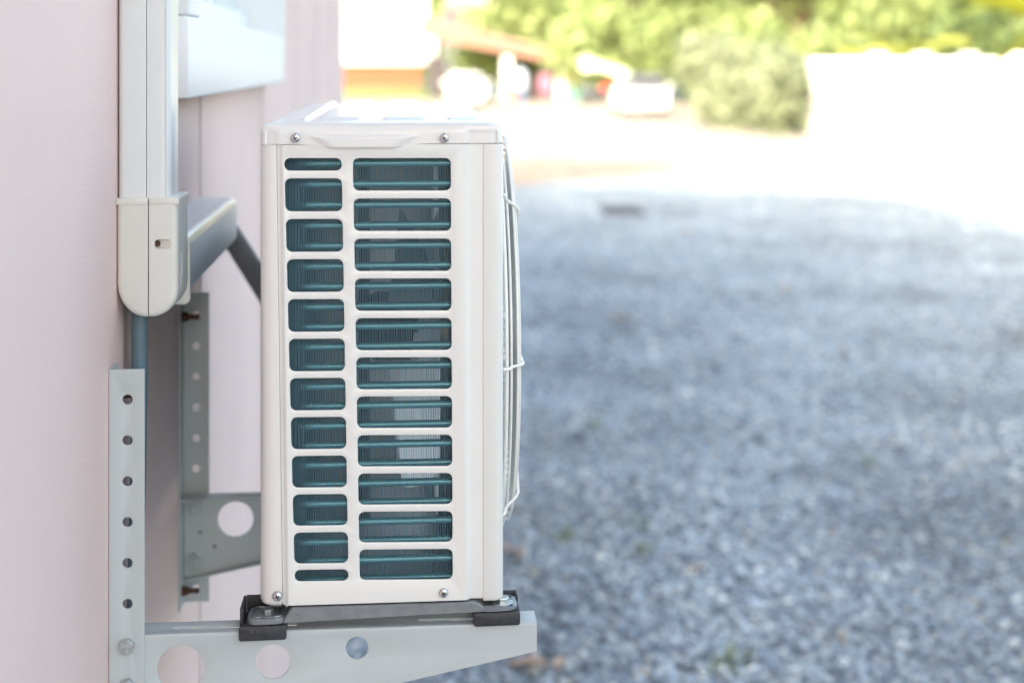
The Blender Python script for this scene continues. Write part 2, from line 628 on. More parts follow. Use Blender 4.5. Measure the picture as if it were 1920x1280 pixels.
# rounded corner post towards the wall
cp = MB()
left = [(UX0 + .0002, UX0 + .0002, .060)] + [(.179 + .0165 * (1 - math.sin(R(a))), .179 + .0215 * (1 - math.sin(R(a))), .0045 + .019 * (1 - math.cos(R(a)))) for a in (90, 80, 70, 60, 50, 40, 30, 20, 10, 0)]
left += [(.1985, .2055, .0046), (.1998, .2070, .0048), (.2003, .2077, .0056), (.2004, .2078, .0085)]
# the post bottom is rounded like a thumb
rg = []
for k, (dz, sc) in enumerate(((0, .62), (.0012, .80), (.0035, .93), (.007, 1.0))):
    cxm, cym = .196, .03
    rg.append([(cxm + (b - cxm) * sc, cym + (y - cym) * sc, ZB - .003 + dz) for t, b, y in left])
for k in range(0, 9):
    u = k / 8
    rg.append([(lerp(b, t, u), y, lerp(ZB + .008, ZS, u)) for t, b, y in left])
cp.rings(rg, closed=False)
cp.build('corner_post', M['paint'], ac, sharp=40)

# front panel (with the fan opening) wrapping round the right-hand corner
FCY, FCZ, FR = .318, 1.566, .266
fp = MB()
prof = [(.4523, .0140), (.4523, .0053), (.4525, .0047), (.4534, .0044), (.4662, .0044)] + [(.4662 + .0115 * math.sin(R(a)), .0159 - .0115 * math.cos(R(a))) for a in (12, 24, 36, 48, 60, 72, 84, 90)]
rg = [[(x - .004 * (x > .47), y + .004 * (y < .012), ZB - .0032) for x, y in prof], [(x - .0012 * (x > .47), y + .0012 * (y < .012), ZB - .002) for x, y in prof], [(x, y, ZB + .001) for x, y in prof], [(x, y, ZS) for x, y in prof]]
fp.rings(rg, closed=False)
plate(fp, [(.0159, ZB - .002), (UL, ZB - .002), (UL, ZS), (.0159, ZS)], [circle(FCY, FCZ, FR, 64)], UX1, UX1 - .0012, YZ, rim=.004, outer_walls=False)
fp.build('front_panel', M['paint'], ac, sharp=35)
ep = MB()
ep.box(.1990, UX1 - .0014, UL - .0012, UL, ZB, ZS)
ep.box(UX0 + .0005, .1988, .70, UL, ZB, ZS)
ep.build('end_panel', M['paint'], ac, bevel=.001)
bp_ = MB()
bp_.box(UX0 + .012, UX1 - .004, .012, UL - .003, ZB - .0005, ZB + .004)
bp_.build('base_pan', M['pan'], ac, bevel=.001)

# lid: one skin from the skirt over the rounded shoulder to the ribbed top
LX0, LX1, LR = .1795, .4768, .018


def lid_outline():
    """plan outline, counter-clockwise seen from above, with its inward direction"""
    out = []
    xs = np.linspace(LX0 + LR, LX1 - LR, 90)
    for x in xs: out.append((x, 0., 0., 1.))
    for a in range(-80, 0, 10): out.append((LX1 - LR + LR * math.cos(R(a)), LR + LR * math.sin(R(a)), -math.cos(R(a)), -math.sin(R(a))))
    for y in np.linspace(LR, UL - LR, 20): out.append((LX1, y, -1., 0.))
    for a in range(10, 90, 10): out.append((LX1 - LR + LR * math.cos(R(a)), UL - LR + LR * math.sin(R(a)), -math.cos(R(a)), -math.sin(R(a))))
    for x in np.linspace(LX1 - LR, LX0 + LR, 30): out.append((x, UL, 0., -1.))
    for a in range(100, 180, 10): out.append((LX0 + LR + LR * math.cos(R(a)), UL - LR + LR * math.sin(R(a)), -math.cos(R(a)), -math.sin(R(a))))
    for y in np.linspace(UL - LR, LR, 20): out.append((LX0, y, 1., 0.))
    for a in range(190, 270, 10): out.append((LX0 + LR + LR * math.cos(R(a)), LR + LR * math.sin(R(a)), -math.cos(R(a)), -math.sin(R(a))))
    return out


def lid_relief(x, z):
    """outward pressing of the near skirt: raised field, handle lip"""
    e = -.0005
    e -= .0032 * (1 - smoothstep(.1955, .2035, x))
    e -= .0036 * smoothstep(.4290, .4335, x)
    u = (z - 1.8475) / .02
    half = lerp(.037, .075, min(1, max(0, u)))
    lip = smoothstep(half + .010, half - .004, abs(x - .3055)) if False else (1 - smoothstep(half - .006, half + .012, abs(x - .3050)))
    e += .0042 * lip * (1 - smoothstep(.45, .68, u))
    return e


lid = MB()
ol = lid_outline()
layers = [(.0012, ZS + .0002)] + [(0, z) for z in np.linspace(ZS + .001, ZS + .0150, 15)] + [(.0006, 1.8654), (.0022, 1.8688), (.0048, 1.8715), (.0085, 1.8732), (.013, 1.8743), (.018, 1.8749)]
rg = []
for ins, z in layers:
    ring = []
    for x, y, nx, ny in ol:
        X, Y, Z = x + nx * ins, y + ny * ins, z
        if y < .004:
            fade = 1 - smoothstep(ZS + .013, 1.8732, z)
            Y -= lid_relief(x, z) * fade
            low = 1 - smoothstep(.045, .080, abs(x - .3050))
            if z < ZS + .008: Z -= .0042 * low * (1 - (z - ZS) / .008)
        ring.append((X, Y, Z))
    rg.append(ring)
lid.rings(rg, True)


def top_z(x, y):
    f = smoothstep(.030, .062, y) * (1 - smoothstep(.745, .775, y))
    h = .0008
    h += .0045 * math.exp(-((x - .2310) / .0035) ** 2)
    band = smoothstep(.246, .252, x) - smoothstep(.2985, .3040, x)
    h += .0048 * band
    band = smoothstep(.3270, .3325, x) - smoothstep(.3790, .3850, x)
    h += .0048 * band
    band = smoothstep(.4070, .4130, x) - smoothstep(.448, .452, x)
    h += .0045 * band
    return 1.8749 + h * f


nx, ny = 150, 56
xs = np.linspace(LX0 + .018, LX1 - .018, nx)
ys = np.concatenate([np.linspace(.018, .07, 20), np.linspace(.075, .74, 18), np.linspace(.745, UL - .018, 18)])
lid.add([(x, y, top_z(x, y)) for y in ys for x in xs],
        [(j * nx + i, j * nx + i + 1, (j + 1) * nx + i + 1, (j + 1) * nx + i) for j in range(len(ys) - 1) for i in range(nx - 1)])
lid.build('lid', M['lid'], ac, sharp=60)


def screw(px, py, y, parent=ac, r=.0058):
    x, _, z = on_y(px, py, y)
    s = MB()
    s.lathe([(r * 1.02, .004), (r * 1.02, -.0006), (r, -.0012), (r * .92, -.0023), (r * .72, -.0032), (r * .4, -.0037), (0, -.0038)], (x, y, z), (0, 1, 0), 24)
    so = s.build('screw', M['chrome'], parent, sharp=50)
    c = MB()
    a = R(25)
    for t in (a, a + math.pi / 2):
        dx, dz = math.cos(t), math.sin(t)
        L_, W_ = r * .5, r * .12
        c.add([(x + dx * u * L_ - dz * v_ * W_, y - .0040 + k, z + dz * u * L_ + dx * v_ * W_) for k in (0, .001) for u, v_ in ((-1, -1), (1, -1), (1, 1), (-1, 1))],
              [(0, 1, 2, 3), (7, 6, 5, 4), (0, 4, 5, 1), (1, 5, 6, 2), (2, 6, 7, 3), (3, 7, 4, 0)])
    c.build('cross_recess', M['screw_dark'], so, smooth=False)


screw(554, 259, -.0006)
screw(833, 259, -.0006)
screw(520, 1117, .0030, r=.0060)
screw(831.5, 1110.5, 0, r=.0058)

# coil: thin vertical fins following an L-shaped path, copper tubes running through them
COIL_Y, COIL_R, COIL_X = .0105, .058, .1840


def coil_path(s):
    """s in metres from the right end -> point on the outer face and the outward normal"""
    L1 = .4420 - (COIL_X + COIL_R)
    if s < L1: return (.4420 - s, COIL_Y), (0, -1)
    s -= L1
    q = COIL_R * math.pi / 2
    if s < q:
        a = -math.pi / 2 - s / COIL_R
        return (COIL_X + COIL_R + COIL_R * math.cos(a), COIL_Y + COIL_R + COIL_R * math.sin(a)), (math.cos(a), math.sin(a))
    s -= q
    return (COIL_X, COIL_Y + COIL_R + s), (-1, 0)


LTOT = (.4420 - COIL_X - COIL_R) + COIL_R * math.pi / 2 + .60
CZ0, CZ1 = ZB + .006, ZS - .006
co = MB()
s = 0.
rj = random.Random(11)
while s < LTOT:
    (px_, py_), (nx_, ny_) = coil_path(s)
    tx, ty = -ny_, nx_
    j = rj.uniform(-.00010, .00010)
    d, h = .022, .00020
    lean = rj.uniform(-.0002, .0002)
    q = []
    for dd, jj in ((0, j + lean), (d, j)):
        for hh in (-h, h):
            q.append((px_ - nx_ * dd + tx * (hh + jj), py_ - ny_ * dd + ty * (hh + jj)))
    vs_ = [(a[0], a[1], CZ0) for a in q] + [(a[0], a[1], CZ1) for a in q]
    co.add(vs_, [(0, 1, 5, 4), (2, 6, 7, 3), (0, 4, 6, 2), (1, 3, 7, 5), (4, 5, 7, 6), (0, 2, 3, 1)])
    s += .0021 if s < .40 else .003
coil = co.build('coil', M['fin'], ac, smooth=False)
for i in range(-1, 22):
    pyy = 306 + 38.7 * i - .0825 * i * i
    z = on_y(740, pyy, COIL_Y + .008)[2]
    if not CZ0 + .003 < z < CZ1 - .003: continue
    t = MB()
    pts = []
    s = .003
    while s < LTOT - .01:
        (a, b), (nx_, ny_) = coil_path(s)
        pts.append((a - nx_ * .0085, b - ny_ * .0085, z))
        s += .012 if .17 < s < .32 else .06
    t.tube(pts, .0047, 10)
    t.build('tube', M['tube'], coil)

# fan, seen faintly through the fins
fan = MB()
for k in range(3):
    a0 = 2 * math.pi * k / 3 + .5
    rows = []
    for i in range(9):
        rr = lerp(.045, .225, i / 8)
        wdt = lerp(.55, .95, i / 8)
        rows.append([(.395 + .13 * (u - .5) * (1 - .3 * i / 8), FCY + rr * math.cos(a0 + wdt * (u - .3 - .12 * i / 8)), FCZ + rr * math.sin(a0 + wdt * (u - .3 - .12 * i / 8))) for u in np.linspace(0, 1, 9)])
    fan.rings(rows, closed=False)
    fan.rings([[(x + .003, y, z) for x, y, z in r_] for r_ in rows], closed=False)
fan.lathe([(.05, -.03), (.05, .02), (.042, .03), (0, .032)], (.405, FCY, FCZ), (1, 0, 0), 32)
fan.build('fan', M['fan'], ac)
mo = MB()
mo.lathe([(.0, -.10), (.045, -.10), (.05, -.09), (.05, -.04), (.01, -.035), (.01, -.03)], (.405, FCY, FCZ), (1, 0, 0), 28)
mo.box(.29, .305, FCY - .03, FCY + .03, ZB + .006, ZS - .002)
mo.build('motor', M['motor'], ac)
sh = MB()
sh.lathe([(FR, 0), (FR - .004, .004), (FR - .004, .075), (FR + .004, .075)], (UX1 - .002, FCY, FCZ), (-1, 0, 0), 64)
sh.v, sh.f = sh.v, [f for f in sh.f if len(f) == 4]
sh.build('shroud', M['paint'], ac)
pt = MB()
pt.box(.22, UX1 - .006, .60, .602, ZB + .006, ZS - .003)
pt.build('partition', M['pan'], ac, smooth=False)

# fan guard: concentric wires on a shallow dome, tied by radial wires
guard = MB()


def guard_x(rr):
    return .4835 + .0185 * (1 - smoothstep(.265, .290, rr))


rings_r = [.2905] + [.280 - .0085 * k for k in range(27)]
for rr in rings_r:
    guard.tube([(guard_x(rr), FCY + rr * math.cos(a), FCZ + rr * math.sin(a)) for a in (2 * math.pi * k / 96 for k in range(96))], .0018 if rr < .285 else .0024, 6, closed=True)
fg = guard.build('fan_guard', M['wire'], ac, sharp=80)
for k in range(8):
    a = R(180 + 45 * k)
    t = MB()
    pts = [(guard_x(.05) + .0038, 0, .04)] + [(guard_x(rr) + .0040, 0, rr) for rr in (.1, .2, .257, .265, .271, .277, .283, .289, .294)] + [(.4830, 0, .2975), (.4785, 0, .2975)]
    t.tube([(x, FCY + q * math.cos(a), FCZ + q * math.sin(a)) for x, _, q in pts], .0021, 7)
    t.build('tie_wire', M['wire'], fg, sharp=80)
t = MB()
for k in range(-34, 35):
    a = math.pi + R(2.05 * k)
    t.tube([(guard_x(.2905) - .001, FCY + .2910 * math.cos(a), FCZ + .2910 * math.sin(a)), (.4800, FCY + .286 * math.cos(a + .008), FCZ + .286 * math.sin(a + .008)), (.4788, FCY + .278 * math.cos(a + .02), FCZ + .278 * math.sin(a + .02))], .0013, 5)
t.build('wire_loops', M['wire'], fg, sharp=80)

# feet: galvanised rails under both ends of the unit
def rail_lift(x):
    return .0076 * (x - .19) / .28


def rail(y0, parent):
    f = MB()
    bot, top = 1.2662, 1.2862
    # pressed channel with sloped shoulders and flat rounded tabs
    prof = [(.2080, bot + .003), (.2160, bot + .0160), (.2200, top), (.30, top), (.38, top), (.4420, top), (.4480, bot + .0150), (.4560, bot + .005)]
    up = [(x, z) for x, z in prof]
    lo = [(x, bot) for x, _ in prof]
    fr = inset(lo + up[::-1], .0015)
    f.rings([[(x, y0 + .0015, z) for x, z in fr]] + [[(x, y0 + .003, z) for x, z in lo + up[::-1]], [(x, y0 + .036, z) for x, z in lo + up[::-1]], [(x, y0 + .0375, z) for x, z in fr]], True, True, True)
    for xc0, xc1 in ((.1640, .2130), (.4460, .4945)):
        tabl = rquad([(xc0, y0), (xc1, y0), (xc1, y0 + .044), (xc0, y0 + .044)], .013, 6)
        f.rings([[(x, y, bot + .0003) for x, y in inset(tabl, .001)], [(x, y, bot + .0012) for x, y in tabl], [(x, y, bot + .0062) for x, y in tabl], [(x, y, bot + .0075) for x, y in inset(tabl, .0012)]], True, True, True)
        # pressed bead round the tab
        bead = inset(tabl, .006)
        f.tube([(x, y, bot + .0076) for x, y in bead], .0016, 6, closed=True)
    f.v = [(x, y, z + rail_lift(x) * (1 - (z - bot) / (top - bot))) if abs(z - top) > 1e-5 else (x, y, z) for x, y, z in f.v]
    o = f.build('foot_rail', M['galv'], parent, sharp=35)
    return o


ra = rail(-.0025, ac)
rail(.545, ac)


def hex_bolt(name, c, axis, r, parent, material, washer=True, h=.006, rot=.3):
    b = MB()
    o = Vector(c)
    a = Vector(axis).normalized()
    u = a.orthogonal().normalized()
    w_ = a.cross(u)
    if washer:
        b.lathe([(r * 1.55, 0), (r * 1.6, .0006), (r * 1.6, .0014), (r * 1.5, .0018), (r * .9, .0018)], o, a, 24)
    z0 = .0018 if washer else 0
    rg_ = []
    for rr, hh in ((r, z0), (r, z0 + h * .8), (r * .9, z0 + h), (r * .55, z0 + h * 1.02)):
        rg_.append([o + a * hh + (u * math.cos(rot + k * math.pi / 3) + w_ * math.sin(rot + k * math.pi / 3)) * rr for k in range(6)])
    b.rings(rg_, True, True, True)
    return b.build(name, material, parent, sharp=25)


hex_bolt('bolt', (.1895, .0105, 1.2738), (0, 0, 1), .0072, ra, M['galv'])
hex_bolt('bolt', (.4770, .0130, 1.2785), (0, 0, 1), .0078, ra, M['boltm'])
for x, y in ((.1740, .0055), (.1745, .0335), (.4870, .0045), (.4885, .0315)):
    h_ = MB()
    h_.lathe([(.0017, 0), (.0026, .0009), (.0017, .0011), (0, .0011)], (x, y, 1.2736 + .62 * rail_lift(x)), (0, 0, 1), 12)
    h_.build('tab_hole', M['rubber'], ra)

# ------------------------------------------------------------------ rubber pads between the feet and the bracket arm
def pad(px0, px1, label, wall_end):
    x0, x1 = on_y(px0, 1175, -.0045)[0], on_y(px1, 1175, -.0045)[0]
    zt, zl = (1.2658, 1.2482) if wall_end < 0 else (1.2733, 1.2568)
    root = empty('rubber_pad', ((x0 + x1) / 2, .015, 1.2573), label, 'rubber pad', 'black rubber pads under the unit')
    b = MB()
    b.box(x0, x1, .0031, .046, 1.2574, zt)
    b.build('base', M['rubber'], root, bevel=.0012)
    l = MB()
    out = rquad([(x0, zl), (x1, zl + .0006), (x1, zt), (x0, zt)], .003, 4)
    l.rings([[(x, -.0048, z) for x, z in inset(out, .0016)], [(x, -.0036, z) for x, z in out], [(x, -.0002, z) for x, z in out]], True, True, True)
    l.build('front_lip', M['rubber'], root, sharp=45)
    e = MB()
    if wall_end < 0:
        e.box(x0 + .0003, x0 + .0040, .0040, .046, zt + .0002, 1.2850)
        e.box(x0 + .0042, x1 - .006, .0430, .046, zt + .0002, 1.2860)
    else:
        e.box(x1 - .0030, x1 - .0003, .026, .050, zt + .0002, 1.2810)
        e.box(x0 + .006, x1 - .0032, .0430, .046, zt + .0002, 1.2820)
    e.build('raised_rim', M['rubber'], root, bevel=.001)


pad(447.5, 537, 'scuffed black rubber pad under the foot nearer the pink wall', -1)
pad(889, 975.5, 'scuffed black rubber pad near the outer tip of the bracket arm', 1)


# ================================================================== WALL BRACKETS
ARM_T, ARM_END = 1.2570, .5186


def bracket(y0, sg, label):
    """y0: plane of the upright's face; sg=+1 flanges run away from the viewer, -1 towards"""
    Y = lambda d: y0 + sg * d
    root = empty('wall_bracket', (0, y0, 1.083), label, 'bracket', 'steel wall brackets carrying the unit')
    u = MB()
    hz = [1.5424 - .0492 * k for k in range(6)]
    hl = [circle(.0226, z, .0061, 22) for z in hz] + [circle(.0226, 1.150, .0061, 22), circle(.0226, 1.104, .0061, 22)]
    plate(u, [(.0012, 1.083), (.0428, 1.083), (.0428, 1.5788), (.0012, 1.5788)], hl, Y(0), Y(.0024), XZ, rim=.0004)
    # rolled bend and the flange that lies on the wall
    fl = [(.0012, Y(0)), (.0006, Y(.0005)), (.0006, Y(.040)), (.0030, Y(.040)), (.0030, Y(.0024)), (.0012, Y(.0024))]
    u.rings([[(x, y, 1.083) for x, y in fl], [(x, y, 1.5788) for x, y in fl]], True, True, True)
    uo = u.build('upright', M['bracket'], root, sharp=40)
    for z in (1.5435, 1.108):
        b = MB()
        b.tube([(.0032, Y(.021), z), (.030, Y(.021), z)], .0042, 10)
        b.lathe([(.0095, 0), (.0095, .002), (.0078, .0022), (.0078, .009), (.006, .010)], (.0031, Y(.021), z), (1, 0, 0), 6)
        b.build('anchor_bolt', M['rust'], root, sharp=30)
    a = MB()
    low = lambda x: 1.1892 + .1976 * (x - .3546)
    outl = [(.0045, low(.0045)), (ARM_END, low(ARM_END)), (ARM_END, ARM_T - .0022), (.0045, ARM_T - .0022)]
    h3 = [circle(.0853, 1.2149, .0282, 48), circle(.1957, 1.2195, .0211, 44), circle(.2975, 1.2329, .0138, 36)]
    plate(a, outl, h3, Y(.0027), Y(.0051), XZ, rim=.0007)
    rolled = [(Y(.0027), ARM_T - .0022), (Y(.0030), ARM_T - .0010), (Y(.0038), ARM_T - .0002), (Y(.0051), ARM_T), (Y(.0051), ARM_T - .0022)]
    a.rings([[(.0045, y, z) for y, z in rolled], [(ARM_END, y, z) for y, z in rolled]], True, True, True)
    slots = []
    for x0, x1 in ((.072, .225), (.372, .480)):
        c0, c1 = x0 + .0035, x1 - .0035
        ym = .021
        slots.append([(c1 + .0035 * math.cos(R(t)), ym + .0035 * math.sin(R(t))) for t in range(-90, 91, 15)] + [(c0 + .0035 * math.cos(R(t)), ym + .0035 * math.sin(R(t))) for t in range(90, 271, 15)])
    plate(a, [(.0045, .0052), (ARM_END, .0052), (ARM_END, .0400), (.0045, .0400)], slots, ARM_T, ARM_T - .0023, lambda p, q, d: (p, Y(q), d), rim=.0004)
    # stiffening return along the sloping lower edge
    a.add([(x, Y(d), low(x) + dz) for x in (.0045, ARM_END - .001) for d, dz in ((.0052, 0), (.016, 0), (.016, .0022), (.0052, .0022))],
          [(0, 1, 5, 4), (1, 2, 6, 5), (2, 3, 7, 6), (0, 4, 7, 3), (0, 3, 2, 1), (4, 5, 6, 7)])
    a.build('arm', M['bracket'], root, sharp=40)
    yb = Y(0) if sg > 0 else Y(.0052)
    nrm = (0, -1, 0)
    for px, py in (((237.5, 1210), (238.5, 1285)) if sg > 0 else ()):
        x, _, z = on_y(px, py, yb)
        bo = hex_bolt('bolt', (x, yb, z), nrm, .0098, root, M['boltm'], washer=False, h=.0062, rot=.52)
        mk = MB()                                   # raised grade marks on the bolt head
        for dx, dz, ang in ((-.0035, -.002, .7), (.0002, -.0035, -.5), (.0036, -.0015, .9), (-.001, -.0005, 2.2)):
            for k in (0, 1):
                t_ = ang + k * 1.3
                mk.tube([(x + dx, yb - .00635, z + dz), (x + dx + .0022 * math.cos(t_), yb - .00635, z + dz + .0022 * math.sin(t_))], .0003, 5)
        mk.build('grade_mark', M['chrome'], bo)
    if sg < 0:
        for x, z in ((.0226, 1.150), (.0226, 1.238)):
            hex_bolt('bolt', (x, yb - .0001, z), nrm, .0085, root, M['boltm'], h=.006)
        for x, z in ((.0290, 1.195), (.0520, 1.172)):
            d = MB()
            d.lathe([(.0035, 0), (.0035, .0008), (0, .0009)], (x, yb - .0001, z), nrm, 14)
            d.build('rivet', M['galv'], root)
    return root


bracket(0, 1, 'pale grey perforated steel wall bracket in the foreground under the unit')
bracket(.555, -1, 'dim grey perforated steel wall bracket behind the unit beside the wall')


# ================================================================== LINE SET DUCT
DY0, DY1, DX = .049, .119, .0655
duct = empty('pipe_duct', (.0, .08, 1.632), 'ivory plastic pipe duct running down the pink wall into a rounded elbow', 'pipe duct')


def half_profile(x0, x1, r0, r1):
    """plan section of one half of the duct, rounded at the two visible corners by r0 (wall side), r1 (outer side)"""
    pts = []
    pts += [(x0, DY1)] + ([(x0, DY0 + r0)] + [(x0 + r0 - r0 * math.cos(R(a)), DY0 + r0 - r0 * math.sin(R(a))) for a in range(10, 91, 10)] if r0 else [(x0, DY0)])
    pts += ([(x1 - r1 + r1 * math.sin(R(a)), DY0 + r1 - r1 * math.cos(R(a))) for a in range(0, 91, 10)] if r1 else [(x1, DY0)])
    if r1: pts += [(x1 - r1 + r1 * math.cos(R(a)), DY1 - r1 + r1 * math.sin(R(a))) for a in range(0, 91, 15)]
    else: pts += [(x1, DY1)]
    return pts


for nm, x0, x1, r0, r1 in (('duct_base', .0015, .0357, .007, .0008), ('duct_cover', .0364, DX, .0008, .012)):
    d = MB()
    pr = half_profile(x0, x1, r0, r1)
    d.rings([[(x, y, z) for x, y in pr] for z in (1.776, 2.2, 2.8, 3.4)], True, True, True)
    d.build(nm, M['duct'], duct, sharp=28)
for x in (.0085, .0560, .0600):               # fine extrusion lines
    d = MB()
    d.box(x - .0002, x + .0002, DY0 - .00025 if x < .05 else DY0 + .0003, DY0 + .004, 1.78, 3.39)
    d.build('moulding_line', M['duct'], duct, smooth=False)

# elbow: two moulded halves with a fine parting line
EY0, EY1, EX, ESEAM = .0440, .1270, .0752, .0394
EZT, EZB = 1.7800, 1.6325
elbow_l = [(.0003, EZT), (.0003, EZB + .044)] + [(.0363 - .036 * math.cos(R(a)), EZB + .044 - .044 * math.sin(R(a))) for a in range(10, 91, 10)] + [(ESEAM - .0004, EZB)] + [(ESEAM - .0004, EZT)]
elbow_r = [(ESEAM + .0004, EZT), (ESEAM + .0004, EZB + .0001), (.0420, EZB + .0002)] + [(.0420 + .0332 * math.sin(R(a)), EZB + .0332 - .0330 * math.cos(R(a))) for a in range(10, 91, 10)] + [(EX, 1.70), (EX, EZT)]


def pinset(loop, d, keep):
    """inset where the loop is an outer edge; vertices on the seam or the top rim stay (keep) but for a hair"""
    ins = inset(loop, d)
    out = []
    for p_, q_ in zip(loop, ins):
        x, z = q_
        if abs(p_[1] - EZT) < 1e-6: z = p_[1]
        if abs(p_[0] - keep) < 6e-4: x = p_[0] + (q_[0] - p_[0]) * .05
        out.append((x, z))
    return out


pocket = rquad([(.0468, 1.7176), (.0665, 1.7176), (.0665, 1.7290), (.0468, 1.7290)], .0042, 5)
pocket = [(max(x, .0468), z) for x, z in pocket]
elb = None
for nm, loop, hole in (('elbow', elbow_l, None), ('elbow_cover', elbow_r, pocket)):
    e = MB()
    steps = ((.0080, EY0), (.0052, EY0 + .0004), (.0028, EY0 + .0015), (.0010, EY0 + .0036), (0, EY0 + .0075), (0, EY1 - .006), (.0018, EY1 - .002), (.006, EY1))
    rg = [[(x, y, z) for x, z in pinset(loop, ins, ESEAM)] for ins, y in steps]
    e.rings(rg, True, hole is None, True)
    if hole:
        outer = [(p_[0], p_[2]) for p_ in rg[0]]
        hs = inset(hole, -.0006)
        tri = tessellate_polygon([[Vector((*q, 0)) for q in outer], [Vector((*q, 0)) for q in hs]])
        e.add([(x, EY0, z) for x, z in outer + hs], tri)
        dep = lambda x: lerp(.0095, .0012, smoothstep(.050, .0655, x))
        e.rings([[(x, EY0, z) for x, z in hs], [(x, EY0 + .0008, z) for x, z in hole], [(x, EY0 + dep(x), z) for x, z in hole]], True, False, True)
    o_ = e.build(nm, M['elbow'], duct, sharp=32)
    if elb is None: elb = o_
    # slightly proud collar at the top
    c = MB()
    x0, x1 = (-.0001, ESEAM - .0007) if hole is None else (ESEAM + .0007, EX + .0014)
    c.box(x0 + .0004, x1, EY0 - .0011, EY1, 1.7725, EZT + .0008)
    c.build('collar', M['elbow'], o_, bevel=.0009)
    if hole:
        s_ = MB()
        s_.lathe([(.0036, 0), (.0036, .002), (.0028, .003), (0, .0032)], (.0496, EY0 + .0085, 1.7233), (0, -1, 0), 14)
        s_.build('screw', M['rust'], o_)
        # moulded leaf-like emblem on the outer face
        em = MB()
        ex, ez, ey = EX + .0002, 1.6895, .068
        stem = [(ex, ey, ez - .021), (ex, ey + .001, ez - .006), (ex, ey, ez + .016)]
        em.tube(stem, .0004, 5)
        for k in range(7):
            z0 = ez - .012 + .0042 * k
            ln = (.010, .012, .012, .011, .009, .007, .004)[k]
            for sgn in (-1, 1):
                em.tube([(ex, ey, z0), (ex, ey + sgn * ln * .6, z0 + .003), (ex, ey + sgn * ln, z0 + .007)], [.0004, .0005, .0002], 5)
        em.build('emblem', M['emblem'], o_)
so_ = MB()
q_ = rquad([(.0004, 1.6335), (.0772, 1.6335), (.0772, 1.7215), (.0004, 1.7215)], .008, 5)
so_.rings([[(x, y, z) for x, z in inset(q_, d_)] for d_, y in ((.002, .1272), (0, .1290), (0, .1400), (.0012, .1420), (.008, .1425))], True, True, True)
so_.build('socket', M['elbow'], duct, sharp=40)
# horizontal run along the wall, and its end
hz0, hz1 = 1.6385, 1.7145
h = MB()
pr = [(.0003, hz0), (DX - .004, hz0)] + [(DX - .008 + .008 * math.sin(R(a)), hz0 + .008 - .008 * math.cos(R(a))) for a in range(20, 91, 15)]
pr += [(DX - .014 + .014 * math.cos(R(a)), hz1 - .014 + .014 * math.sin(R(a))) for a in range(0, 91, 10)]
pr += [(.040, hz1), (.0396, hz1 - .0008), (.0388, hz1 - .0008), (.0384, hz1), (.0003, hz1)]
h.rings([[(x, y, z) for x, z in pr] for y in (.1428, .73)] + [[(x * .96 + .001, .738, hz0 + .002 + (z - hz0) * .95) for x, z in pr]], True, True, True)
h.build('horizontal_duct', M['duct'], duct, sharp=30)

# ------------------------------------------------------------------ pipes
pipe = MB()
pipe.tube([(.0214, .0850, 1.640), (.0210, .0850, 1.55), (.0190, .0850, 1.42), (.0160, .0845, 1.30), (.0125, .0840, 1.15), (.0118, .083, .9), (.0115, .083, .02)], .0102, 20)
po = pipe.build('drain_pipe', M['pipe'], loc=(.036, .083, 0))
tag(po, 'thin blue grey drain pipe coming out under the duct elbow behind the bracket', 'pipe')
hose = MB()
hp = [(.034, .725, 1.676), (.036, .745, 1.672), (.046, .762, 1.652), (.064, .768, 1.622), (.090, .768, 1.580), (.118, .765, 1.535), (.150, .760, 1.485), (.180, .755, 1.450)]
hose.tube(hp, .0195, 18)
tag(hose.build('insulated_hose', M['hose'], loc=(.1, .76, 1.45)), 'dark grey wrapped refrigerant hose from the duct end to the unit', 'hose')


# ================================================================== YARD AND BACKGROUND
def foliage_material(name, c1, c2, c3=None):
    m = bpy.data.materials.new(name)
    m.use_nodes = True
    nt = m.node_tree
    b = nt.nodes['Principled BSDF']
    g = nt.nodes.new('ShaderNodeNewGeometry')
    rp = nt.nodes.new('ShaderNodeValToRGB')
    rp.color_ramp.elements[0].color = (*c1, 1)
    rp.color_ramp.elements[1].color = (*c2, 1)
    if c3:
        e = rp.color_ramp.elements.new(.5)
        e.color = (*c3, 1)
    nt.links.new(g.outputs['Random Per Island'], rp.inputs[0])
    nt.links.new(rp.outputs[0], b.inputs['Base Color'])
    b.inputs['Roughness'].default_value = .45
    tr = nt.nodes.new('ShaderNodeBsdfTranslucent')
    nt.links.new(rp.outputs[0], tr.inputs[0])
    mx = nt.nodes.new('ShaderNodeMixShader')
    mx.inputs[0].default_value = .42
    nt.links.new(b.outputs[0], mx.inputs[1])
    nt.links.new(tr.outputs[0], mx.inputs[2])
    nt.links.new(mx.outputs[0], nt.nodes['Material Output'].inputs[0])
    return m


FOL = {
    'bright': foliage_material('bright_leaves', (.20, .27, .10), (.41, .49, .22), (.30, .38, .15)),
    'mid': foliage_material('mid_leaves', (.15, .21, .08), (.34, .41, .17), (.23, .30, .115)),
    'dark': foliage_material('dark_leaves', (.07, .12, .05), (.26, .34, .13), (.14, .20, .075)),
    'olive': foliage_material('olive_leaves', (.17, .205, .12), (.34, .39, .24), (.25, .295, .175)),
    'banana': foliage_material('banana_leaves', (.34, .40, .07), (.46, .47, .10)),
    'yellow': foliage_material('yellow_leaves', (.26, .27, .015), (.33, .33, .02)),
}
M['bark'] = mat('bark', (.15, .11, .075), .9, noise=(8, .3))


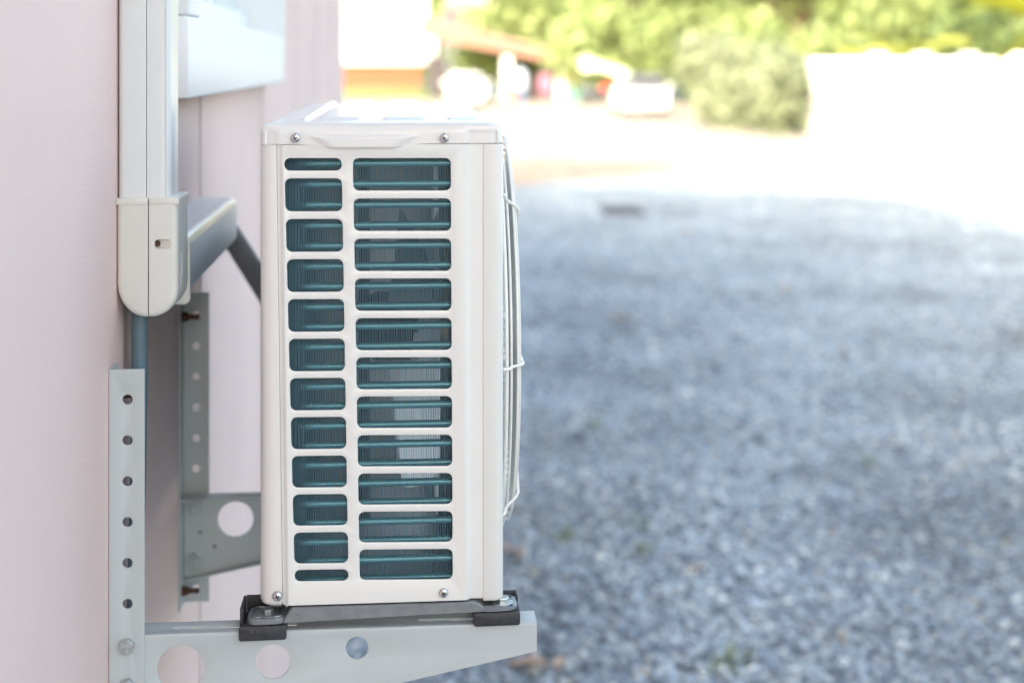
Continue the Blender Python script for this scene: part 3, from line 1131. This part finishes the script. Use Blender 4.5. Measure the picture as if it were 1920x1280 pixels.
def leaf_mass(name, material, parent, blobs, n, size, seed, loc=None):
    """leaf-sized faces spread through a set of blobs (x, y, z, rx, ry, rz)"""
    rs = np.random.RandomState(seed)
    vol = np.array([b[3] * b[4] * b[5] for b in blobs]) ** .8
    pick = rs.choice(len(blobs), n, p=vol / vol.sum())
    B = np.array(blobs)[pick]
    d = rs.randn(n, 3)
    d /= np.linalg.norm(d, axis=1)[:, None]
    rad = rs.rand(n) ** .45 * (1 + .15 * rs.randn(n))
    c = B[:, :3] + d * rad[:, None] * B[:, 3:]
    base = np.array(ORIGIN[root_of(parent).name] if parent else (loc or (0, 0, 0)))
    nrm = d + .8 * rs.randn(n, 3)
    nrm /= np.linalg.norm(nrm, axis=1)[:, None]
    t = np.cross(nrm, rs.randn(n, 3))
    t /= np.linalg.norm(t, axis=1)[:, None]
    b2 = np.cross(nrm, t)
    s = size * (.6 + .8 * rs.rand(n))[:, None]
    t, b2 = t * s, b2 * s * .55
    V = np.stack([c - t, c - .1 * t + b2 + nrm * s * .12, c + t, c - .1 * t - b2 + nrm * s * .12], 1) - base
    me = bpy.data.meshes.new(name)
    me.from_pydata(V.reshape(-1, 3).tolist(), [], (np.arange(n * 4).reshape(-1, 4)).tolist())
    me.materials.append(material)
    o = bpy.data.objects.new(name, me)
    COL.objects.link(o)
    if parent: o.parent = parent
    return o


def tree(name, x, y, h, r, material, label, seed, n=5200, group='trees behind the yard wall', size=.26, low=.10):
    root = empty(name, (x, y, 0), label, 'tree', group)
    rs = random.Random(seed)
    t = MB()
    top = h * .62
    lean = rs.uniform(-.3, .3)
    t.tube([(x, y, -.05), (x + lean * .2, y, h * .15), (x + lean * .6, y + .1, h * .35), (x + lean, y, top)], [h * .030, h * .024, h * .019, h * .009], 9)
    blobs = []
    for k in range(16):
        a = rs.uniform(0, 2 * math.pi)
        q = rs.uniform(.15, .85) * r
        z = rs.uniform(low, .88) * h
        bx, by = x + lean + q * math.cos(a), y + q * math.sin(a)
        rr = r * rs.uniform(.30, .52)
        blobs.append((bx, by, z, rr, rr, rr * .75))
        t.tube([(x + lean * .6, y + .1, h * rs.uniform(.28, .5)), ((x + bx) / 2, (y + by) / 2, z * .78), (bx, by, z)], [h * .010, h * .007, h * .003], 6)
    blobs.append((x + lean, y, h * .82, r * .5, r * .5, h * .17))
    for k in range(5):                          # boughs hanging low on the near side
        blobs.append((x + r * (-.6 + .3 * k), y - r * rs.uniform(.45, .8), h * rs.uniform(.16, .42), r * .34, r * .3, r * .36))
    t.build('trunk', M['bark'], root)
    leaf_mass('crown', material, root, blobs, n, size, seed)
    return root


def bg(px, D):
    """x of a photo column at depth y=D"""
    d = ray(px, HY)
    return CAM[0] + d[0] / d[1] * (D - CAM[1])


TG = 'trees behind the yard wall'
tree('leafy_tree', bg(1000, 74), 74, 11, 4.6, FOL['bright'], 'bright yellow green tree rising behind the carport roof', 21, 6000)
tree('leafy_tree', bg(1150, 66), 66, 10, 4.2, FOL['bright'], 'sunlit green tree above the outer end of the carport roof', 22, 6000)
tree('leafy_tree', bg(1330, 60), 60, 9.5, 4.0, FOL['mid'], 'medium green tree above the white parked van', 23, 6000)
tree('leafy_tree', bg(1245, 72), 72, 10, 4.2, FOL['bright'], 'light green tree standing farthest back above the white parked van', 29, 5000)
tree('leafy_tree', bg(1500, 52), 52, 8.5, 3.6, FOL['bright'], 'pale yellow green tree behind the left end of the white yard wall', 24, 6000)
tree('leafy_tree', bg(1660, 50), 50, 9, 3.6, FOL['mid'], 'green tree behind the middle of the white yard wall', 25, 6000)
tree('leafy_tree', bg(1850, 46), 46, 9, 3.7, FOL['dark'], 'dark green tree behind the right part of the white yard wall', 26, 7000)
tree('leafy_tree', bg(2010, 52), 52, 10, 4.4, FOL['dark'], 'dark green tree at the right edge of the picture', 27, 6000)
tree('leafy_tree', bg(880, 120), 120, 15, 6, FOL['bright'], 'distant light green tree behind the pink roofed house', 28, 4500, size=.4)

# olive bush in front of the left end of the wall
bx = bg(1400, 38.5)
bush = empty('bush', (bx, 38.5, 0), 'pale olive green bush beside the left end of the white yard wall', 'bush')
bl = []
rs_ = random.Random(5)
for k in range(16):
    u = k / 15
    yy = lerp(40.3, 33.9, u)
    xx = bg(lerp(1310, 1480, u), yy)
    bl.append((xx + rs_.uniform(-.3, .3), yy + rs_.uniform(-.3, .3), rs_.uniform(.6, 2.1), .8, .8, .9))
leaf_mass('leaves', FOL['olive'], bush, bl, 9000, .14, 51)
for k in range(14):
    b = bl[k]
    st = MB()
    st.tube([(b[0] * .7 + bx * .3, b[1], -.02), (b[0], b[1], b[2])], [.03, .012], 6)
    st.build('stem', M['bark'], bush)

# white yard wall with capped pillars
M['whitewall'] = mat('white_render', (.80, .79, .77), .8, noise=(1.2, .04))
wallo = empty('yard_wall', (14, 34.35, 0), 'long white rendered yard wall with small pillar caps', 'wall')
w = MB()
x0 = bg(1516, 34.3)
w.box(x0, 34, 34.3, 34.5, 0, 2.00)
w.build('wall_panel', M['whitewall'], wallo, bevel=.01)
for px in (1650, 1732, 1822, 1912, 2010):
    c = MB()
    xc = bg(px, 34.2)
    c.box(xc - .17, xc + .17, 34.22, 34.58, 0, 2.06)
    c.box(xc - .21, xc + .21, 34.18, 34.62, 2.0602, 2.14)
    c.build('pillar', M['whitewall'], wallo, bevel=.015)


def banana_leaf(mb, base, az, length, width, rise, droop, n=14, fold=.25, roll=0.):
    """one long leaf blade arching outwards"""
    dx, dy = math.cos(az), math.sin(az)
    rows = []
    for i in range(n + 1):
        u = i / n
        hd = length * (u - .12 * u * u)
        z = base[2] + length * (rise * u - droop * u * u)
        wd = width * math.sin(math.pi * min(1, .08 + .92 * u) ** .8) ** .8 * (1 if u < .97 else .4)
        cx, cy = base[0] + dx * hd, base[1] + dy * hd
        cr, sr = math.cos(roll), math.sin(roll)
        rows.append([(cx - dy * wd * s_ * cr, cy + dx * wd * s_ * cr, z + s_ * wd * sr + abs(s_) * wd * fold + .03 * wd * math.sin(9 * u + 2 * s_)) for s_ in (-1, -.5, 0, .5, 1)])
    mb.rings(rows, closed=False)


def banana(x, y, h, label, seed, n=8, L=2.2, azs=None, name='banana_plant', mt='banana'):
    root = empty(name, (x, y, 0), label, 'plant', 'broad leaved plants round the yard')
    rs = random.Random(seed)
    t = MB()
    t.tube([(x, y, -.03), (x + .03, y, h * .5), (x, y, h)], [.13, .11, .06], 12)
    t.build('stem', mat('banana_stem', (.20, .22, .06), .6, noise=(6, .3)) if 'bstem' not in M else M['bstem'], root)
    for k in range(n):
        az = azs[k] if azs else 2 * math.pi * k / n + rs.uniform(-.3, .3)
        b = MB()
        banana_leaf(b, (x, y, h * rs.uniform(.9, 1)), az, L * rs.uniform(.8, 1.1), .26 * L / 2.2, rs.uniform(.5, 1.1), rs.uniform(.5, .9), roll=rs.uniform(-.7, .7))
        b.build('leaf', FOL[mt], root, sharp=80)
    return root


M['bstem'] = mat('banana_stem', (.20, .22, .06), .6, noise=(6, .3))
banana(bg(1395, 43), 43, 2.0, 'banana plant with big pale leaves above the olive bush', 61, 9, 2.6)
banana(bg(1590, 37.5), 37.5, 1.6, 'banana plant with arching leaves over the white wall beside the bush', 62, 9, 2.2)
banana(bg(1700, 38), 38, 2.0, 'tall stemmed banana plant behind the white wall near its middle', 63, 8, 2.2)
# plant just outside the right edge whose long leaf hangs into the picture
fx, fy = bg(1975, 15), 15.0
froot = empty('overhanging_plant', (fx, fy, 0), 'long yellow green leaves hanging into the upper right corner', 'plant', 'broad leaved plants round the yard')
t = MB()
t.tube([(fx, fy, -.03), (fx + .05, fy, 1.2), (fx, fy, 2.58)], [.08, .07, .05], 10)
t.build('stem', M['bstem'], froot)
for az, L, wd, rise, droop, z0, mt in ((R(184), 1.42, .20, -.10, .72, 2.28, 'yellow'), (R(176), 1.55, .17, .34, .10, 2.46, 'yellow'), (R(150), 1.3, .10, .6, .5, 2.4, 'banana'), (R(60), 1.5, .13, .8, .7, 2.4, 'banana'), (R(-30), 1.6, .13, .7, .7, 2.4, 'banana'), (R(110), 1.4, .12, .9, .6, 2.4, 'banana')):
    b = MB()
    banana_leaf(b, (fx, fy, z0), az, L, wd, rise, droop, roll=.75)
    b.build('leaf', FOL[mt], froot, sharp=80)


# ---- parked cars
M['carpaint'] = mat('white_car_paint', (.80, .80, .80), .25, coat=.6)
M['greytop'] = mat('grey_car_top', (.14, .145, .15), .5)
M['carglass'] = mat('dark_car_glass', (.04, .045, .05), .25, spec=.35)
M['tyre'] = mat('tyre_rubber', (.03, .03, .03), .8)
M['alloy'] = mat('alloy_rim', (.5, .5, .52), .35, metal=.8)
M['lamp'] = mat('clear_lamp_glass', (.75, .75, .72), .15)
M['redlamp'] = mat('red_lamp', (.45, .03, .03), .2)


def car(x, y, label, wid=1.74, hgt=1.55, length=4.3, name='parked_car', top='carpaint'):
    """seen end-on: its length runs along y, the near end at y"""
    root = empty(name, (x, y + length / 2, 0), label, 'car', 'white cars parked across the yard')
    hw = wid / 2
    b = MB()
    rings = []
    for yy, zb, zt, k in ((0, .42, .78, .86), (.06, .32, .92, .94), (.35, .26, .98, .99), (1.0, .24, 1.0, 1.0), (length - 1.0, .24, .98, 1.0), (length - .3, .27, .93, .98), (length - .05, .34, .84, .92), (length, .44, .74, .84)):
        q = rquad([(-hw * k, zb), (hw * k, zb), (hw * k * .97, zt), (-hw * k * .97, zt)], .12, 5)
        rings.append([(x + a, y + yy, c) for a, c in q])
    b.rings(rings, True, True, True)
    body = b.build('body', M['carpaint'], root, sharp=50)
    c = MB()
    rings = []
    for yy, zt, k in ((.25, 1.02, .90), (.60, hgt - .12, .80), (.85, hgt - .01, .77), (1.6, hgt, .78), (2.3, hgt - .02, .77), (2.6, hgt - .12, .80), (3.1, 1.02, .88)):
        q = rquad([(-hw * .94, .93), (hw * .94, .93), (hw * k, zt), (-hw * k, zt)], .07, 4)
        rings.append([(x + a, y + yy, c_) for a, c_ in q])
    c.rings(rings, True, True, True)
    c.build('cabin', M[top], root, sharp=50)
    g = MB()
    g.add([(x - hw * .78, y + .262, 1.05), (x + hw * .78, y + .262, 1.05), (x + hw * .68, y + .575, hgt - .11), (x - hw * .68, y + .575, hgt - .11),
           (x - hw * .78, y + .292, 1.05), (x + hw * .78, y + .292, 1.05), (x + hw * .68, y + .605, hgt - .11), (x - hw * .68, y + .605, hgt - .11)],
          [(0, 1, 2, 3), (7, 6, 5, 4), (0, 4, 5, 1), (1, 5, 6, 2), (2, 6, 7, 3), (3, 7, 4, 0)])
    for s_ in (-1, 1):
        xa, xb = x + s_ * hw * .935, x + s_ * hw * .825
        g.add([(xa, y + .75, 1.06), (xa, y + 2.75, 1.06), (xb, y + 2.45, hgt - .16), (xb, y + .95, hgt - .16), (xa - s_ * .04, y + .75, 1.06), (xa - s_ * .04, y + 2.75, 1.06), (xb - s_ * .04, y + 2.45, hgt - .16), (xb - s_ * .04, y + .95, hgt - .16)],
              [(0, 1, 2, 3), (7, 6, 5, 4), (0, 4, 5, 1), (1, 5, 6, 2), (2, 6, 7, 3), (3, 7, 4, 0)])
    g.build('window', M['carglass'], root, smooth=False)
    for s_ in (-1, 1):
        l = MB()
        l.lathe([(.11, 0), (.11, .03), (.07, .05), (0, .055)], (x + s_ * hw * .68, y + .06, .72), (0, -1, 0), 14)
        l.build('headlight', M['lamp'], root)
        m_ = MB()
        m_.lathe([(.0, -.10), (.07, -.08), (.10, 0), (.07, .08), (0, .10)], (x + s_ * (hw + .12), y + .9, 1.05), (1, 0, 0), 14)
        m_.tube([(x + s_ * hw * .9, y + .9, 1.0), (x + s_ * (hw + .08), y + .9, 1.03)], .03, 8)
        m_.build('wing_mirror', M['carpaint'], root)
        for yy in (.8, length - .8):
            t = MB()
            t.lathe([(.2, -.1), (.30, -.1), (.32, -.06), (.32, .06), (.30, .1), (.2, .1)], (x + s_ * (hw - .12), y + yy, .32), (1, 0, 0), 22)
            wh = t.build('wheel', M['tyre'], root)
            t = MB()
            t.lathe([(.2, -.09), (.2, .105), (.16, .09), (.05, .11), (0, .11)], (x + s_ * (hw - .12), y + yy, .32), (s_, 0, 0), 18)
            t.build('rim', M['alloy'], wh)
    bp2 = MB()
    bp2.box(x - .26, x + .26, y - .012, y - .001, .46, .57)
    bp2.build('number_plate', M['lamp'], root)
    return root


car(bg(1216, 45.2), 45.2, 'white car with a grey top parked beside the olive bush', 1.56, 1.46, 4.2, top='greytop')
car(bg(876, 55), 55, 'all white car parked in front of the carport near the lawn', 1.56, 1.42, 4.3)

# ---- carport with a sloping roof
cpY = 66.0
croot = empty('carport', (bg(950, cpY), cpY, 0), 'open carport with a sloping red brown roof and white posts', 'carport')
M['carport_roof'] = mat('carport_roof_sheet', (.30, .20, .165), .6, noise=(1, .1))
M['fascia'] = mat('brown_fascia', (.26, .135, .10), .7)
M['carport_shade'] = mat('carport_shade_dark', (.055, .048, .055), .8)  # the shade under the carport roof, put into this dark colour
xa, xb = bg(785, cpY), bg(1105, cpY)
za, zb_ = 3.95, 1.95
r = MB()
r.rings([[(xa, cpY - .5, za - .75), (xb, cpY - .5, zb_ - .42), (xb, cpY - .5, zb_ - .10), (xa, cpY - .5, za - .10)],
         [(xa, cpY - .4, za - .75), (xb, cpY - .4, zb_ - .42), (xb, cpY - .4, zb_ - .10), (xa, cpY - .4, za - .10)]], True, True, True)
r.build('fascia', M['fascia'], croot, smooth=False)
r = MB()
r.rings([[(xa - .1, cpY - .7, za - .098), (xb + .15, cpY - .7, zb_ - .098), (xb + .15, cpY - .7, zb_ + .02), (xa - .1, cpY - .7, za + .05)],
         [(xa - .1, cpY + 7, za + .35), (xb + .15, cpY + 7, zb_ + .35), (xb + .15, cpY + 7, zb_ + .47), (xa - .1, cpY + 7, za + .5)]], True, True, True)
r.build('roof', M['carport_roof'], croot, smooth=False)
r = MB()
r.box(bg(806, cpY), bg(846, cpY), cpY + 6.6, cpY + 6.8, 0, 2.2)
r.build('shade_panel', M['carport_shade'], croot, smooth=False)  # narrow panel whose dark colour stands for the shade below the roof
for px, wd in ((950, .19), (1050, .17)):
    c = MB()
    xc = bg(px, cpY)
    zt = lerp(za, zb_, (xc - xa) / (xb - xa)) - .80
    c.box(xc - wd, xc + wd, cpY - .35, cpY - .05, 0, zt)
    c.build('post', M['whitewall'], croot, bevel=.02)

# things kept under the carport
M['bluepl'] = mat('blue_plastic', (.10, .17, .42), .4)
M['redpl'] = mat('red_paint', (.50, .03, .025), .4)
M['orangepl'] = mat('orange_clay', (.50, .20, .09), .7)
M['purplepl'] = mat('dusty_purple', (.28, .14, .20), .7)
M['tarp'] = mat('pale_green_tarp', (.66, .74, .52), .5)
M['bikeblack'] = mat('black_bike_paint', (.035, .035, .04), .35)
tk = empty('water_tank', (bg(975, 65), 65, 0), 'pale water tank on a blue base under the carport', 'tank')
t = MB()
tx_ = bg(975, 65)
t.lathe([(.36, .55), (.38, .7), (.38, 1.25), (.28, 1.45), (.12, 1.5), (.12, 1.58), (0, 1.6)], (tx_, 65, 0), (0, 0, 1), 26)
t.build('tank_body', mat('pale_blue_plastic', (.40, .48, .58), .5), tk)
t = MB()
t.lathe([(.45, 0), (.45, .5), (.40, .549), (0, .549)], (tx_ - .2, 65, 0), (0, 0, 1), 26)
t.build('base', M['bluepl'], tk)
cb = empty('cabinet', (bg(1076, 65.4), 65.4, 0), 'narrow red cabinet beside the right carport post', 'cabinet')
t = MB(); cx_ = bg(1076, 65.4)
t.box(cx_ - .28, cx_ + .28, 65.2, 65.7, .85, 1.55); t.build('upper_door', M['redpl'], cb, bevel=.03)
t = MB()
t.box(cx_ - .30, cx_ + .30, 65.2, 65.7, .05, .84); t.build('lower_door', mat('teal_paint', (.12, .38, .33), .4), cb, bevel=.03)
pot = MB(); qx = bg(958, 64.5)
pot.lathe([(.22, 0), (.32, .5), (.36, .62), (.36, .7), (.30, .7), (.28, .55), (0, .5)], (qx, 64.5, 0), (0, 0, 1), 22)
tag(pot.build('clay_pot', M['orangepl'], loc=(qx, 64.5, 0)), 'large orange clay pot in front of the left white carport post', 'pot')
sk_ = MB(); qx = bg(1024, 67)
sk_.lathe([(.34, 0), (.40, .3), (.42, .8), (.36, 1.2), (.16, 1.4), (.2, 1.5), (0, 1.52)], (qx, 67, 0), (0, 0, 1), 16)
tag(sk_.build('sack', M['purplepl'], loc=(qx, 67, 0)), 'tall dusty purple sack standing under the carport between its posts', 'sack')

# tilted tarp over a dark motorbike at the carport's outer end
ty0 = 61.0
tr_ = empty('tarp_awning', (bg(1130, ty0), ty0, 0), 'tilted pale green tarp awning beyond the right carport post', 'awning')
t = MB()
rows = []
for i in range(9):
    u = i / 8
    px = lerp(1090, 1180, u)
    zc = 1.95 + (HY - lerp(117, 146, u)) * 62.7 / FPX
    rows.append([(bg(px, ty0), ty0 + .2 * v_, zc + .25 * v_ - .06 * math.sin(math.pi * u) * v_ * (2 - v_)) for v_ in np.linspace(-1.6, 1.2, 7)])
t.rings(rows, closed=False)
t.rings([[(a, b, c - .02) for a, b, c in r_] for r_ in rows], closed=False)
t.build('canopy', M['tarp'], tr_)
for px in (1098, 1172):
    t = MB()
    t.tube([(bg(px, ty0 + .1), ty0 + .1, 0), (bg(px, ty0 + .1), ty0 + .1, 1.05 if px > 1100 else 1.7)], .035, 8)
    t.build('pole', M['bikeblack'], tr_)
mb_ = empty('motorbike', (bg(1128, 60), 60, 0), 'dark motorbike parked under the pale green tarp', 'motorbike')
mx0 = bg(1128, 60)
for dx in (-.62, .62):
    t = MB()
    t.lathe([(.22, -.05), (.29, -.05), (.31, 0), (.29, .05), (.22, .05)], (mx0 + dx, 60, .31), (0, 1, 0), 22)
    t.build('wheel', M['tyre'], mb_)
t = MB()
t.tube([(mx0 - .62, 60, .31), (mx0 - .3, 60, .5), (mx0 + .1, 60, .45), (mx0 + .45, 60, .8), (mx0 + .62, 60, .31)], .05, 8)
t.tube([(mx0 + .45, 60, .75), (mx0 + .38, 60, 1.05)], .035, 8)
t.build('frame', M['bikeblack'], mb_)
t = MB()
t.tube([(mx0 - .65, 60, .82), (mx0 - .3, 60, .80), (mx0, 60, .76)], [.07, .12, .1], 10)
t.build('saddle', M['tyre'], mb_)
t = MB()
t.tube([(mx0, 60, .62), (mx0 + .2, 60, .78), (mx0 + .4, 60, .82)], [.12, .17, .08], 10)
t.build('fuel_tank', M['redpl'], mb_)
t = MB()
t.tube([(mx0 + .34, 59.65, 1.08), (mx0 + .38, 59.9, 1.06), (mx0 + .38, 60.1, 1.06), (mx0 + .34, 60.35, 1.08)], .02, 8)
t.build('handlebar', M['bikeblack'], mb_)

# ---- white house with a brick base on the left, and the pink roof behind
bY = 98.0
bh = empty('white_house', (bg(720, bY), bY, 0), 'white house with an orange brick base behind the lawn', 'house')
M['brick'] = mat('orange_brick', (.20, .065, .03), .8, noise=(4, .2))
x0, x1 = bg(560, bY), bg(800, bY)
w = MB()
w.box(x0 - 6, x1, bY, bY + 8, 1.75, 9.0)
w.box(x1 - .02, x1 + .6, bY + .6, bY + 7, 1.75, 4.0)
w.build('wall', M['whitewall'], bh, bevel=.1)
w = MB()
w.box(x0 - 5.8, x1 - .5, bY + .4, bY + 7.6, 0, 1.7495)
w.build('base_wall', M['brick'], bh, smooth=False)
w = MB()
w.rings([[(x0 - 7, bY - .8, 9.0), (x1 + .8, bY - .8, 9.0), (x1 + .8, bY + 4, 11.5), (x0 - 7, bY + 4, 11.5)], [(x0 - 7, bY + 8.8, 9.0), (x1 + .8, bY + 8.8, 9.0), (x1 + .8, bY + 4.01, 11.52), (x0 - 7, bY + 4.01, 11.52)]], True, True, True)
w.build('roof', M['roof'], bh, smooth=False)
pY = 108.0
ph = empty('pink_roofed_house', (bg(890, pY), pY, 0), 'house with a pale salmon roof showing above the carport', 'house')
xa2, xb2 = bg(822, pY), bg(965, pY)
w = MB()
w.box(xa2 + .3, xb2 - .3, pY, pY + 8, 0, 4.0)
w.build('wall', M['whitewall'], ph, smooth=False)
w = MB()
w.add([(xa2, pY - .8, 3.9), (xb2, pY - .8, 3.9), (xb2, pY + 8.8, 3.9), (xa2, pY + 8.8, 3.9), (xa2 + 1, pY + 4, 8.2), (xb2 - 2.2, pY + 4, 8.2)],
      [(0, 1, 5, 4), (1, 2, 5), (2, 3, 4, 5), (3, 0, 4), (0, 3, 2, 1)])
w.build('roof', mat('salmon_roof', (.62, .36, .30), .7, noise=(2, .1)), ph, smooth=False)

# ---- little things on the gravel
M['drain'] = mat('dark_iron', (.06, .065, .075), .7, noise=(20, .2))
dx0, dy0, _ = on_z(1165, 396)
t = MB()
t.box(dx0 - .27, dx0 + .27, dy0 - .45, dy0 + .45, 0, .02)
for k in range(9):
    t.box(dx0 - .24, dx0 + .24, dy0 - .40 + .095 * k, dy0 - .36 + .095 * k, .0202, .032)
tag(t.build('drain_cover', M['drain'], loc=(dx0, dy0, 0), bevel=.004), 'dark drain cover in the gravel near the edge of the shade', 'drain cover')

M['deadleaf'] = mat('dead_leaf', (.42, .33, .26), .8, noise=(30, .3))
M['deadleaf2'] = mat('pale_dead_leaf', (.42, .28, .17), .8, noise=(30, .3))
lf = MB()
rows = []
for i in range(9):
    u = i / 8
    wd = .035 * math.sin(math.pi * (.04 + .93 * u)) ** .8
    rows.append([(.15 * (u - .5), wd * s_, .018 + .022 * abs(s_) + .012 * math.sin(5 * u)) for s_ in (-1, -.5, 0, .5, 1)])
lf.rings(rows, closed=False)
leaf0 = None
spots = [(1165, 605, 1), (1010, 560, 0), (1470, 545, 1), (1580, 675, 1), (1285, 440, 0), (1910, 635, 0), (970, 1050, 1), (1050, 1255, 0), (1310, 1075, 0), (990, 1262, 1), (945, 1035, 0)]
for i, (px, py, big) in enumerate(spots):
    x, y, _ = on_z(px, py)
    if leaf0 is None:
        o = lf.build('fallen_leaf', M['deadleaf'], loc=(0, 0, 0), sharp=80)
        leaf0 = o
    else:
        o = leaf0.copy()
        COL.objects.link(o)
    k = (.85 if big else .55) * max(1, y / 8)
    o.location = (x, y, .006)
    o.rotation_euler = (0, 0, (i * 2.4) % 6.28)
    o.scale = (k, k, k)
    tag(o, 'brown dead leaf lying on the shaded gravel', 'leaf', 'dead leaves scattered on the gravel')

wd_m = foliage_material('weed_leaves', (.22, .27, .15), (.36, .42, .22))
weed0 = None
for i, (px, py) in enumerate(((1115, 800), (1190, 985), (1200, 1035), (1380, 1240), (1060, 1010), (1630, 870), (1345, 1255))):
    x, y, _ = on_z(px, py)
    if weed0 is None:
        b = MB()
        rs_ = random.Random(9)
        for k in range(26):
            banana_leaf(b, (rs_.uniform(-.03, .03), rs_.uniform(-.03, .03), 0), rs_.uniform(0, 6.28), rs_.uniform(.05, .11), .005, rs_.uniform(.5, 1.3), rs_.uniform(.3, .9), n=5)
        weed0 = b.build('weed', wd_m, loc=(0, 0, 0), sharp=80)
        o = weed0
    else:
        o = weed0.copy()
        COL.objects.link(o)
    o.location = (x, y, .004)
    o.rotation_euler = (0, 0, i * 1.3)
    o.scale = (.9, .9, .7)
    tag(o, 'small green weed tuft growing in the gravel', 'weed', 'weeds growing in the gravel')

wood_blobs = []
rs_ = random.Random(77)
for k in range(46):
    px = lerp(640, 2300, k / 45)
    yy = rs_.uniform(128, 140)
    wood_blobs.append((bg(px, yy), yy, rs_.uniform(3, 12), 5, 4, 5))
    wood_blobs.append((bg(px + 15, yy), yy, 1.5, 4, 3, 2.2))
wood = leaf_mass('far_wood', FOL['mid'], None, wood_blobs, 16000, .75, 78)
tag(wood, 'far belt of sunlit trees closing the view behind the yard', 'trees', kind='stuff')
